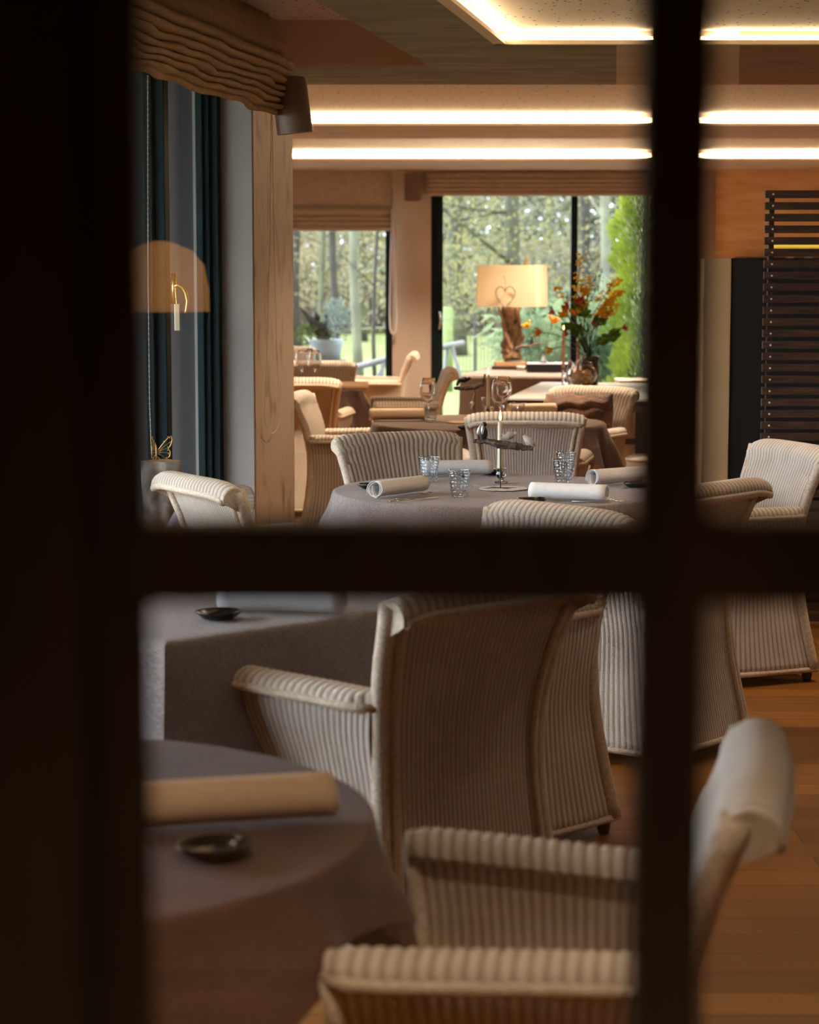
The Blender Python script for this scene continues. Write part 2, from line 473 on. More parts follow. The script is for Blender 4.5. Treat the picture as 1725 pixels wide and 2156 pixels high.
M['driftpale'] = mat('pale_driftwood', (.40, .25, .14), .8, (.17, .10, .06), 9, stretch=(3, 3, .7), bump=.6, bscale=25)
M['bird'] = mat('cracked_glaze', (.62, .57, .50), .35, (.22, .17, .13), 60, lo=.5, hi=.6)
M['blackglaze'] = mat('black_figure', (.012, .014, .016), .3)
M['silver'] = mat('silver_wing', (.75, .74, .74), .3, metal=.7)
M['doily'] = mat('paper_doily', (.70, .67, .64), .8, (.55, .52, .50), 90)
M['straw'] = mat('straw_mat', (.50, .30, .16), .85, (.36, .2, .1), 90)
M['shade'] = mat('linen_lamp_shade', (.85, .74, .58), .8, trans=0)
M['bark'] = mat('birch_bark', (.42, .36, .30), .85, (.09, .06, .045), 9, bump=.9, bscale=20)
M['cutwood'] = mat('cut_wood', (.52, .32, .17), .7, (.36, .2, .1), 30)
M['gold'] = mat('gold_wire', (.62, .42, .16), .35, metal=1)
M['chain'] = mat('bead_chain', (.92, .82, .64), .4)
M['brownplastic'] = mat('brown_speaker_plastic', (.19, .12, .08), .5)
M['fur'] = mat('brown_faux_fur', (.20, .085, .04), .95, (.07, .03, .018), 14, bump=1, bscale=90, sheen=.4)
M['pot'] = mat('zinc_pot', (.40, .52, .54), .5)
M['whitepot'] = mat('white_glazed_pot', (.74, .70, .62), .3)
M['marble'] = mat('pale_table_top', (.62, .64, .68), .3, (.54, .56, .6), 3, stretch=(.4, 4, 1))
M['darkwood'] = mat('dark_table_wood', (.045, .03, .024), .4)
M['winpane'] = glass_pane('window_glass')
M['doorpane'] = glass_pane('door_glass', boost=1.6)
M['led'] = emit_mat('led_strip', LEDC, LED)

# ================================================================== THE SETTING
def rect(mb, x0, x1, y0, y1, z0, z1):
    return mb.box(((x0 + x1) / 2, (y0 + y1) / 2, (z0 + z1) / 2), (x1 - x0, y1 - y0, z1 - z0))
def wprism(mb, t0, t1, n0, n1, z0, z1):
    return mb.prism([wall_pt(t0, n0)[:2], wall_pt(t0, n1)[:2], wall_pt(t1, n1)[:2], wall_pt(t1, n0)[:2]][::-1], z0, z1)

struct('floor', rect(MB(), -4.3, 4.6, -5.2, 20.8, -.12, 0), M['floor'])
# ceiling: beams at 2.5 m, lit and unlit coffers between them
SK = .176
L1 = lambda y: .097 + SK * (y - 10.19)
L2 = lambda y: .38 + SK * (y - 9.2)
Z0 = 2.5
r1, r2 = .0952, .1517  # sight-line seams between the beam sections coloured as door-glass reflections
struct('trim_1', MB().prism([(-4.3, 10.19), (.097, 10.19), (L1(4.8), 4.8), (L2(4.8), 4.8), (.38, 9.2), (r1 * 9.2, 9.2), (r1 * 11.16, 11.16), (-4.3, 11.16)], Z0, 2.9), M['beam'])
struct('trim_2', MB().prism([(r1 * 9.2, 9.2), (r2 * 9.2, 9.2), (r2 * 11.16, 11.16), (r1 * 11.16, 11.16)], Z0, 2.9), M['beam_plain'])  # pale section painting a beige reflection of the door glass onto the beam
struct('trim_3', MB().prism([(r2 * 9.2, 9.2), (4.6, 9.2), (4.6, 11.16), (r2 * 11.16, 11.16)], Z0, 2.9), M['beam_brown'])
struct('trim_4', rect(MB(), -4.3, 4.6, 14.2, 15.6, Z0, 2.9), M['beam_plain'])
struct('trim_5', rect(MB(), -4.3, 4.6, 18.46, 20.8, Z0, 2.9), M['beam_plain'])
struct('trim_6', rect(MB(), -4.3, 4.6, .9, 4.8, Z0, 2.9), M['beam_plain'])
cl = MB()
cl.prism([(L2(4.8), 4.8), (4.6, 4.8), (4.6, 9.2), (L2(9.2), 9.2)], 2.556, 2.6)
rect(cl, -4.3, 4.6, 11.16, 14.2, 2.575, 2.62)
rect(cl, -4.3, 4.6, 15.6, 18.46, 2.575, 2.62)
cl.prism([(-4.3, 4.8), (L1(4.8), 4.8), (L1(10.19), 10.19), (-4.3, 10.19)], 2.71, 2.78)
struct('ceiling', cl, M['board'])
struct('trim_7', rect(MB(), -4.3, 4.6, .9, 20.8, 2.9, 3.0), M['hall'])
cf = MB()
rect(cf, -.75, .093, 10.165, 10.19, Z0 + .002, 2.71)
struct('trim_8', cf, M['coffer_side'])
# cream lips round the lit coffers
lip = MB()
rect(lip, .36, 4.5, 9.165, 9.2, Z0 - .004, Z0 + .014)
lip.prism([(L2(4.8) - .02, 4.8), (L2(4.8) + .03, 4.8), (L2(9.2) + .03, 9.2), (L2(9.2) - .02, 9.2)], Z0 - .004, Z0 + .014)
struct('trim_9', lip, M['trim'])
for k, y in ((10, 14.2), (11, 18.46)):
    struct('trim_%d' % k, rect(MB(), -4.2, 4.5, y - .03, y, Z0 - .004, Z0 + .012), M['trim'])
def led(mb, label):
    o = mb.build('light_strip', M['led']); return tag(o, label, 'light strip')
led(rect(MB(), .40, 4.4, 9.180, 9.199, Z0 + .018, Z0 + .031), 'warm glowing light strip along the far edge of the nearest ceiling recess')
led(MB().prism([(L2(4.9) + .002, 4.9), (L2(4.9) + .016, 4.9), (L2(9.17) + .016, 9.17), (L2(9.17) + .002, 9.17)], Z0 + .018, Z0 + .031),
    'warm light strip running diagonally up along the side of the nearest ceiling recess')
led(rect(MB(), -4.1, 4.4, 14.172, 14.198, Z0 + .016, Z0 + .047), 'upper of the two long glowing light strips in front of the far windows')
led(rect(MB(), -4.1, 4.4, 18.43, 18.458, Z0 + .016, Z0 + .050), 'lowest and farthest of the glowing light strips, just above the window blinds')

# far wall
FW = 20.5
fw = MB()
rect(fw, -.165, .205, FW, FW + .3, .08, 2.33)
rect(fw, -4.3, 2.62, FW, FW + .3, 2.33, 2.9)
rect(fw, -4.3, 2.62, FW, FW + .3, 0, .08)
rect(fw, 2.62, 3.09, FW, FW + .3, 0, 2.9)
struct('wall_far', fw, M['plaster'])
struct('trim_12', rect(MB(), 2.9, 4.6, FW - .04, FW - .002, 1.685, 2.55), M['pine'])
struct('trim_13', rect(MB(), 3.09, 4.6, FW, FW + .3, 0, 2.9), M['black'])
struct('wall_right', rect(MB(), 4.5, 4.6, .9, 20.8, 0, 2.9), M['plaster'])
al = MB(); rect(al, -4.3, -4.2, 10.46, 20.8, 0, 2.9); al.prism([(-4.3, 10.34), (-.86, 10.34), (-.86, 10.458), (-4.3, 10.458)], 0, 2.9)
struct('wall_annex', al, M['plaster'])
# left wall with two tall windows, the pillar at its end
lw = MB()
for a, b in ((-4.15, -3.75), (-9.3, -6.3)): wprism(lw, a, b, -.30, -.02, 0, 2.9)
wprism(lw, -9.3, 0, -.30, -.02, 2.48, 2.9); wprism(lw, -9.3, 0, -.30, -.02, 0, .10)
struct('wall_left', lw, M['grey_plaster'])
struct('trim_14', wprism(MB(), 0, .775, -.277, 0, 0, 2.9), M['pillar'])
struct('trim_15', wprism(MB(), -.02, -.001, -.276, -.003, .1, 2.48), M['grey_plaster'])
M['cladding'] = mat('dark_outer_cladding', (.05, .049, .05), .9)
struct('wall_outer', wprism(MB(), -.012, .5, -3.6, -.278, 0, 2.9), M['cladding'])

def left_window(name, t0, t1, mull):
    """tall window set 14 cm back from the room side of the wall"""
    fr = MB()
    for a, b, s in ((t0, t0 + .055, 1), (t1 - .055, t1, -1)):
        wprism(fr, a, b, -.242, -.145, .1, 2.48)
        k0, k1 = (b, b + .022) if s > 0 else (a - .022, a)
        wprism(fr, k0, k1, -.240, -.180, .1, 2.48)
        k0, k1 = (b, b + .04) if s > 0 else (a - .04, a)
        wprism(fr, k0, k1, -.238, -.205, .1, 2.48)
    for m in mull:
        wprism(fr, m - .035, m + .035, -.236, -.150, .1, 2.48); wprism(fr, m - .06, m + .055, -.234, -.196, .1, 2.48)
    wprism(fr, t0, t1, -.285, -.16, .1, .18); wprism(fr, t0, t1, -.285, -.16, 2.42, 2.48)
    o = struct(name, fr, M['green'], bevel=.004)
    g = MB(); wprism(g, t0 + .05, t1 - .05, -.240, -.235, .15, 2.45)
    p = g.build('pane', M['winpane']); p.parent = o
    return o
w1 = left_window('window_1', -3.75, -.02, [-.86, -1.80, -2.75])
w4 = left_window('window_4', -6.3, -4.15, [-5.3])
# far windows
def far_window(name, x0, x1, z1, bars, wl, wr):
    fr = MB()
    rect(fr, x0, x0 + wl, FW + .06, FW + .16, .08, z1); rect(fr, x1 - wr, x1, FW + .06, FW + .16, .08, z1)
    if wl > .1:
        rect(fr, x0 + wl * .45, x0 + wl * .52, FW + .045, FW + .07, .08, z1)
    rect(fr, x0, x1, FW + .06, FW + .16, .06, .16); rect(fr, x0, x1, FW + .06, FW + .16, z1 - .06, z1)
    for b in bars: rect(fr, b - .032, b + .032, FW + .07, FW + .15, .1, z1)
    o = struct(name, fr, M['green'], bevel=.004)
    p = rect(MB(), x0 + .02, x1 - .02, FW + .105, FW + .111, .1, z1 - .02).build('pane', M['winpane']); p.parent = o
    return o
w2 = far_window('window_2', -4.2, -.165, 2.33, (-2.4,), .1, .065)
w3 = far_window('window_3', .205, 2.62, 2.33, (1.575,), .115, .08)
hb = MB(); hx = .285
hb.tube([(hx, FW + .05, 1.00), (hx, FW, 1.01), (hx + .012, FW - .02, 1.08), (hx, FW, 1.16), (hx, FW + .05, 1.17)], .011, 8)
h = hb.build('window_handle', M['steel'], w3, smooth=True)

# the glazed door the photograph looks through
DY = .95
dr = MB()
rect(dr, -.50, -.143, DY - .022, DY + .018, 0, 2.1)
rect(dr, -.143, -.1180, DY - .004, DY + .018, 0, 2.1)
rect(dr, .62, .80, DY - .022, DY + .018, 0, 2.1)
rect(dr, -.5, .8, DY - .022, DY + .018, 1.95, 2.1); rect(dr, -.5, .8, DY - .022, DY + .018, 0, .55)
door = struct('door_1', dr, M['door'], bevel=.003)
mu = MB()
rect(mu, .1010, .1325, DY - .012, DY + .014, .5, 2.0)
rect(mu, .372, .397, DY - .012, DY + .014, .5, 2.0)
rect(mu, -.13, .65, DY - .0115, DY + .0135, 1.3925, 1.4315)
rect(mu, -.13, .65, DY - .0115, DY + .0135, .93, .955)
mu = mu.build('glazing_bar', M['door'], door, bevel=.003)
g = rect(MB(), -.13, .65, DY + .001, DY + .004, .52, 1.98).build('pane', M['doorpane'], door)
fw2 = MB()
rect(fw2, -2.6, -.5, DY - .06, DY + .05, 0, 2.9); rect(fw2, .8, 4.6, DY - .06, DY + .05, 0, 2.9); rect(fw2, -.5, .8, DY - .06, DY + .05, 2.1, 2.9)
struct('wall_front', fw2, M['hall'])
hl = MB()
rect(hl, -1.7, -1.6, -5.2, DY - .06, 0, 2.6); rect(hl, 1.9, 2.0, -5.2, DY - .06, 0, 2.6); rect(hl, -1.7, 2.0, -5.3, -5.2, 0, 2.6)
struct('wall_hall', hl, M['hall'])
struct('trim_16', rect(MB(), -1.7, 2.0, -5.3, DY - .06, 2.6, 2.7), M['hall'])
# lamp in the hall, seen only as its mirror image in the door glass
lamp = thing('pendant_lamp', 'warm domed pendant lampshade in the dark hall, mirrored faintly in the door glass', 'lamp', (-.515, -2.55, 1.555), 0)
sh = MB().lathe([(.100, -.095), (.099, -.05), (.090, .0), (.066, .03), (.030, .045), (.012, .05)], 32)
sh.build('lamp_shade', mat('glowing_ochre_shade', (.6, .3, .1), .7, emit=(1, .42, .10), es=1.5), lamp, smooth=True)
pl_ = bpy.data.lights.new('pendant_bulb', 'POINT'); pl_.energy = 3; pl_.color = (1, .6, .3); pl_.shadow_soft_size = .05
plo = bpy.data.objects.new('pendant_bulb', pl_); C.objects.link(plo); plo.parent = lamp; plo.location = (0, 0, -.02)
MB().tube([(0, 0, .05), (0, 0, 1.045)], .004, 6).build('cord', M['iron'], lamp)

# ------------------------------------------------------------------ blinds
def fold_blind(name, label, path, prof, mtl, wav=.006, nu=90, solid=.004):
    """path(u) -> (origin, outward normal); prof = [(out, z)]"""
    n = len(prof) - 1
    def fn(u, v):
        k = v * n; i = min(int(k), n - 1); f = k - i
        o = prof[i][0] * (1 - f) + prof[i + 1][0] * f; z = prof[i][1] * (1 - f) + prof[i + 1][1] * f
        p, nn = path(u)
        am = wav * min(1, v * 2)
        z += am * (math.sin(u * 21 + v * 5) + .6 * math.sin(u * 47 + v * 9)); o += am * 1.1 * math.sin(u * 33 + v * 21) + am * math.sin(u * 63 + v * 40)
        return Vector((p.x + nn.x * o, p.y + nn.y * o, z))
    return tag(MB().grid(fn, nu, n).build(name, mtl, smooth=True, solid=solid), label, 'blind')
prof = [(.03, 2.70), (.06, 2.64), (.09, 2.60), (.115, 2.56), (.12, 2.53), (.10, 2.512)]
z = 2.512
for k in range(7):
    h = (.052, .042, .036, .034, .032, .030, .03)[k]; o = .125 - .005 * k
    prof += [(.07, z - .004), (o, z - .002 - h * .25), (o + .028, z - h * .62), (o + .024, z - h * .92), (.085, z - h)]
    z -= h * .93
prof += [(.10, z - .012), (.09, z - .03)]
fold_blind('roman_blind', 'ochre roman blind gathered in wavy folds above the tall green-framed window', lambda u: (wall_pt(-3.3 + 3.47 * u), N), prof, M['blind'])
prof = [(.03, 2.56), (.05, 2.50), (.055, 2.40), (.05, 2.20), (.045, 2.155), (.075, 2.15), (.08, 2.10), (.06, 2.07), (.085, 2.065), (.09, 2.04), (.06, 2.025), (.085, 2.02), (.09, 2.0), (.06, 1.985), (.08, 1.975), (.08, 1.95), (.06, 1.935)]
fold_blind('roman_blind', 'taupe roman blind let halfway down over the far window beside the pillar', lambda u: (Vector((-4.15 + 3.98 * u, FW, 0)), Vector((0, -1, 0))), prof, M['blind2'], wav=.001, nu=30)
prof = [(.03, 2.49), (.05, 2.485), (.055, 2.44), (.05, 2.425), (.075, 2.42), (.08, 2.40), (.055, 2.385), (.075, 2.38), (.08, 2.36), (.055, 2.345), (.075, 2.34), (.08, 2.32), (.055, 2.305), (.075, 2.30), (.075, 2.275), (.05, 2.265)]
fold_blind('roman_blind', 'folded pale brown roman blind gathered at the top of the wide sliding window', lambda u: (Vector((.14 + 2.5 * u, FW, 0)), Vector((0, -1, 0))), prof, M['blind2'], wav=.001, nu=30)

def bead_loop(name, label, pts, r=.0034):
    mb = MB(); mb.tube(pts, r * .45, 5)
    L = 0; step = .0075 if r < .003 else .02
    for a, b in zip(pts, pts[1:]):
        a = Vector(a); b = Vector(b); n = max(1, int((b - a).length / step))
        for k in range(n): mb.ball(a.lerp(b, k / n), r, 5, 4)
    return tag(mb.build(name, M['chain'], smooth=True), label, 'blind chain')
Yc = 10.0
def loop_pts(spec, Y): return [D(x, y, Y) for x, y in spec]
def pil(px, py):    # a point 2 cm in front of the pillar's room side, at pixel px,py
    r = ray(px, py)
    # (r*t - WP) . N = .02
    t = (.025 + WP.dot(N)) / (r.dot(N) - 0 * r.z)
    return Vector((r.x * t, r.y * t, EYE + r.z * t))
bead_loop('blind_chain', 'long bead chain loop hanging against the marbled brown pillar',
          [pil(*q) for q in ((571, 225), (569, 500), (562, 750), (557, 870), (560, 895), (567, 908), (573, 913), (580, 909), (587, 895), (589, 870), (583, 730), (577, 500), (573, 225))])
bead_loop('blind_chain', 'short bead chain hanging beside the tall window over the butterfly ornament', [D(x, y, 8.1) for x, y in ((311, 160), (312, 600), (315, 850), (318, 930), (320, 965))])
tag(MB().tube([D(x, y, FW - .1) for x, y in ((826, 440), (823, 560), (821, 660), (822, 690), (825, 701), (829, 703), (834, 697), (836, 670), (834, 560), (831, 440))], .0115, 6).build('blind_chain', mat('white_cord', (.88, .88, .86), .5), smooth=True),
    'white cord loop hanging at the edge of the far left window', 'blind chain')

# gold handle and its tag on the left window
hp = [D(x, y, 8.83) for x, y in ((367, 604), (374, 600), (384, 604), (391, 616), (395, 634), (392, 655), (389, 660))]
MB().tube(hp, [.006, .009, .008, .0075, .007, .006, .005], 10).build('window_handle', M['gold'], w1, smooth=True)
MB().tube([D(366, 575, 8.86), D(366, 640, 8.86)], .011, 8).build('handle_plate', M['gold'], w1, smooth=True)
tg = thing('hanging_tag', 'small cream tag hanging by a cord from the gold window handle', 'tag', D(372, 600, 8.82))
q0 = Vector(tg.location)
MB().tube([D(369, 606, 8.82) - q0, D(372, 640, 8.82) - q0], .0018, 5).build('cord', M['gold'], tg)
MB().box(D(373, 668, 8.82) - q0, (.022, .006, .11), rz=.1).build('tag_plate', M['candle'], tg, bevel=.003)

# ------------------------------------------------------------------ wall speakers
def speaker(label, c, w_, h_, rz):
    s = thing('wall_speaker', label, 'speaker', c, rz)
    fn = lambda u, v: Vector((-.5 * w_ + w_ * u, -.075 * (1 - (2 * u - 1) ** 2) ** .5 if 0 < u < 1 else 0, (v - .5) * h_ * (1 - .06 * abs(2 * u - 1) ** 2)))
    mb = MB().grid(fn, 20, 6)
    for sgn in (-.5, .5):
        mb.add([Vector((-.5 * w_ + w_ * k / 20, (-.075 * (1 - (2 * k / 20 - 1) ** 2) ** .5 if 0 < k < 20 else 0), sgn * h_ * (1 - .06 * abs(2 * k / 20 - 1) ** 2))) for k in range(21)], [tuple(range(21)) if sgn < 0 else tuple(range(21))[::-1]])
    mb.grid(lambda u, v: Vector((-.5 * w_ + w_ * u, .001, (v - .5) * h_ * .94)), 1, 1, flip=True)
    mb.build('grille', M['brownplastic'], s, smooth=False)
    MB().box((.02, -.076, -.01), (.008, .004, .016)).build('badge', M['steel'], s)
    MB().tube([(0, 0, 0), (0, .09, 0)], .018, 8).build('bracket', M['brownplastic'], s)
    return s
speaker('large brown curved loudspeaker mounted at the top of the marbled pillar', D(615, 226, 9.78), .165, .255, math.radians(8))
bpy.context.view_layer.update()
C.objects['wall_speaker'].rotation_euler = (math.radians(-6), math.radians(-6), math.radians(14))
speaker('small brown loudspeaker on the wall between the two far windows', D(870, 394, FW - .12), .165, .27, 0)

# ================================================================== WICKER ARMCHAIR
PITCH_R = .0178
xb = cr_interp([(.04, -.305), (.2, -.272), (.35, -.248), (.5, -.238), (.62, -.248), (.74, -.278), (.80, -.302), (.86, -.322)])
wb = cr_interp([(.04, .262), (.2, .244), (.35, .232), (.5, .228), (.62, .236), (.74, .252), (.86, .272)])
xf = cr_interp([(.04, .245), (.2, .218), (.4, .182), (.5, .180), (.63, .205)])
arm_y = cr_interp([(-.26, .235), (-.1, .258), (.05, .285), (.15, .300), (.24, .302)])
def ribf(u): return abs(math.sin(PI * u)) ** .75
def add_ribs(mb_fn, nu, nv, nr, amp, vlen, v0=0):
    """grid displaced along its normal by ribs that count along u"""
    def fn(u, v):
        p = mb_fn(u, v); e = 1e-3
        du = mb_fn(min(u + e, 1), v) - mb_fn(max(u - e, 0), v); dv = mb_fn(u, min(v + e, 1)) - mb_fn(u, max(v - e, 0))
        n = du.cross(dv)
        n = n.normalized() if n.length > 1e-12 else Vector((0, 0, 0))
        return p + n * amp * ribf(u * nr)
    return fn, (lambda u, v: (u * nr, v0 + v * vlen))
def make_chair(label):
    t = thing('wicker_armchair', label, 'chair', (0, 0, 0), 0, None)
    WK, BR = M['wicker'], M['braid']
    # outer back, from the hem to under the roll
    def ob(u, v):
        z = .06 + (.835 - .06) * v; y = (1 - 2 * u) * (wb(z) - .012)
        q = (1 - 2 * u)
        return Vector((xb(z) - .012 * (1 - q * q), y, z))
    fn, uf = add_ribs(ob, 0, 0, 36, .0019, .78)
    MB().grid(fn, 36 * 5, 22, uf).build('outer_back', WK, t, smooth=True)
    # backrest: inner face, over the roll, to its lip
    prof = [(xb(z) + .034, z) for z in (.42, .5, .58, .66, .72, .78, .82)] + [(-.280, .85), (-.295, .872), (-.316, .887), (-.338, .888), (-.357, .877), (-.366, .858), (-.364, .842)]
    pl = [0]
    for a, b in zip(prof, prof[1:]): pl.append(pl[-1] + math.dist(a, b))
    fx = cr_interp([(l, p[0]) for l, p in zip(pl, prof)]); fz = cr_interp([(l, p[1]) for l, p in zip(pl, prof)])
    def ib(u, v):
        l = v * pl[-1]; z = fz(l); q = 2 * u - 1
        wd = wb(min(z, .86)) - .004 + (.010 if l > pl[7] else 0)
        cz = 0
        if l > pl[5]: cz = -.020 * abs(q) ** 6
        return Vector((fx(l) - .012 * (1 - q * q), q * wd, z + cz))
    fn, uf = add_ribs(ib, 0, 0, 26, .0032, pl[-1])
    MB().grid(fn, 26 * 6, 40, uf).build('backrest', M['wicker_solid'], t, smooth=True)
    # raised frame round the outer back
    fr = MB()
    for s in (-1, 1):
        pts = [Vector((xb(z) + .012, s * (wb(z) - .002), z)) for z in [.05 + .0405 * k for k in range(21)]]
        fr.tube(pts, .021, 10)
        pts = [Vector((xb(z) - .006, s * (wb(z) - .028), z)) for z in [.05 + .039 * k for k in range(21)]]
        fr.tube(pts, .010, 8)
    fr.tube([Vector((-.362 - .012 * (1 - (q / 10) ** 2), q / 10 * .268, .842 - .016 * abs(q / 10) ** 6)) for q in range(-10, 11)], .012, 8)
    fr.tube([Vector((xb(.835) - .012 * (1 - (q / 10) ** 2) - .006, q / 10 * .25, .828)) for q in range(-10, 11)], .013, 8)
    # underside of the roll
    fr.grid(lambda u, v: Vector((-.362 + (.05) * v - .012 * (1 - (2 * u - 1) ** 2), (2 * u - 1) * .262, .838 - .004 * v)), 12, 1)
    for s in (-1, 1):   # closed ends of the roll
        cap = [ib((s + 1) / 2, k / 40) for k in range(27, 41)]
        fr.add([Vector((xb(.78) + .004, s * .262, .785))] + cap, [(0, 1 + k, 2 + k) for k in range(13)])
    fr.build('back_frame', BR, t, smooth=True)
    # arms, side panels
    for s in (1, -1):
        def path(u):
            x = -.242 + u * .455
            if u > .93: x = -.242 + .93 * .455 + math.sin((u - .93) / .07 * PI / 2) * .028
            return x, arm_y(x)
        ap = [(-.034, .632), (-.036, .648), (-.024, .661), (-.006, .666), (.014, .665), (.032, .657), (.042, .643), (.040, .630), (.024, .622), (-.008, .620), (-.033, .630)]
        al_ = [0]
        for a, b in zip(ap, ap[1:]): al_.append(al_[-1] + math.dist(a, b))
        ao = cr_interp([(l, p[0]) for l, p in zip(al_, ap)]); az = cr_interp([(l, p[1]) for l, p in zip(al_, ap)])
        def af(u, v):
            x, y = path(u); l = v * al_[-1]
            o = ao(l); z = az(l)
            if u < .12: o = min(o, .012 + .24 * u)
            if u > .86:
                k = math.sqrt(max(0, 1 - ((u - .86) / .14) ** 2)); k = max(k, .30)
                o *= k; z = .640 + (z - .640) * (.55 + .45 * k)
            return Vector((x, s * (y + o), z + .008 * u))
        f2 = af if s > 0 else (lambda u, v: af(u, 1 - v))
        fn, uf = add_ribs(f2, 0, 0, 22, .0035, al_[-1])
        MB().grid(fn, 22 * 6, 13, uf, flip=False).build('arm', M['wicker_solid'], t, smooth=True)
        def sp_(u, v):
            z = .05 + .585 * v; x = (xb(z) + .012) * (1 - u) + xf(z) * u
            low = wb(z) + .014 * math.sin(PI * u) + .004 * u
            k = sstep(.36, .63, z)
            y = low * (1 - k) + (arm_y(x) + .018) * k
            return Vector((x, s * y, z))
        f3 = sp_ if s < 0 else (lambda u, v: sp_(1 - u, v))
        fn, uf = add_ribs(f3, 0, 0, 25, .003, .585)
        MB().grid(fn, 25 * 6, 20, uf).build('side_panel', WK, t, smooth=True, solid=.010)
        eb = MB()
        eb.tube([Vector((path(k / 12)[0], s * (path(k / 12)[1] + .040 - (.022 if k > 11 else 0) - (.030 if k == 0 else .006 if k == 1 else 0)), .632 + .008 * k / 12)) for k in range(13)], .0105, 8)
        eb.tube([Vector((xf(z), s * (sp_(1, (z - .05) / .585).y * s if False else abs(sp_(1, (z - .05) / .585).y)), z)) for z in [.045 + .0595 * k for k in range(11)]], .013, 8)
        eb.build('arm_border', BR, t, smooth=True)
    # front apron and hem
    def fp(u, v):
        z = .05 + .38 * v; q = 2 * u - 1
        return Vector((xf(z) + .010 * (1 - q * q), q * (wb(z) + .002), z))
    fn, uf = add_ribs(fp, 0, 0, 25, .003, .38)
    MB().grid(fn, 25 * 6, 12, uf).build('front_apron', WK, t, smooth=True, solid=.008)
    hm = MB(); z = .048
    loop = [(xb(z), -wb(z)), (0, -wb(z) - .014), (xf(z), -wb(z)), (xf(z) + .012, 0), (xf(z), wb(z)), (0, wb(z) + .014), (xb(z), wb(z)), (xb(z) - .012, 0), (xb(z), -wb(z))]
    hm.tube([(x, y, z) for x, y in loop], .011, 8, caps=False)
    hm.build('hem', BR, t, smooth=True)
    # seat
    def sf(u, v):
        x = -.225 + .41 * u; q = 2 * v - 1
        return Vector((x, q * .228, .435 + .022 * (1 - q ** 4) * (1 - (2 * u - 1) ** 4)))
    fn, uf = add_ribs(sf, 0, 0, 24, .002, .45)
    sm = MB().grid(fn, 24 * 4, 14, uf); sm.grid(lambda u, v: Vector((-.225 + .41 * u, (2 * v - 1) * .228, .41)), 1, 1, flip=True)
    sm.tube([(.188, -.225, .430), (.198, 0, .432), (.188, .225, .430)], .018, 8)
    sm.build('seat', M['wicker_solid'], t, smooth=True)
    for sx, sy in ((-.275, 1), (-.275, -1), (.215, 1), (.215, -1)):
        MB().lathe([(.014, 0), (.019, .018), (.021, .10), (.021, .13)], 10, (sx, sy * .235, .001)).build('leg', M['leg'], t, smooth=True)
    return t

def face(fx, fy): return math.atan2(fy, fx)
LOOM = 'woven wicker armchairs'
chairs = [
    ((-.035, 4.75), (-.643, .766), 'large cream wicker armchair seen from behind at the near corner of the square clothed table'),
    ((.175, 5.77), (-.76, -.65), 'brown wicker armchair whose side panel shows just right of the large near chair'),
    ((.715, 6.89), (-.76, .65), 'wicker armchair with one pale daylit side at the right of the round grey table'),
    ((.150, 2.94), (-.985, .17), 'blurred wicker armchair nearest to the camera, its ribbed arm in front'),
    ((1.17, 8.12), (-.94, -.34), 'wicker armchair with a bright white backrest in front of the dark slatted screen'),
    ((.085, 8.45), (.42, -.907), 'wicker armchair facing the camera behind the round grey table'),
    ((.555, 10.36), (.03, 1), 'wicker armchair seen from behind, drawn up to the brown round table behind the driftwood stand'),
    ((-.28, 11.72), (.985, -.12), 'orange-toned wicker armchair facing sideways just behind the marbled pillar'),
    ((-.05, 14.75), (-1, -.05), 'wicker armchair in side view with a curled back, behind the cream napkin'),
    ((-.30, 17.75), (-1, .04), 'tall-backed wicker armchair in side view in front of the wall between the far windows'),
    ((-.705, 13.70), (.02, 1), 'wicker armchair seen from behind at the small brown table near the far left window'),
    ((-.66, 15.55), (.05, -1), 'wicker armchair facing the camera on the window side of the small brown table'),
    ((.885, 12.05), (-.55, -.83), 'wicker armchair holding a brown furry cushion'),
    ((-1.12, 18.7), (0, -1), 'farthest wicker armchair, a pale back showing under the plant pot at the far left window'),
    ((-.405, 7.04), (.86, .51), 'white wicker armchair with a thick braided rim, beside the tree stump by the tall window'),
]
first = None
for (x, y), f, lab in chairs:
    if first is None:
        first = make_chair(lab); first['group'] = LOOM
        first.location = (x, y, 0); first.rotation_euler = (0, 0, face(*f))
    else:
        dup(first, (x, y, 0), face(*f), lab, LOOM)

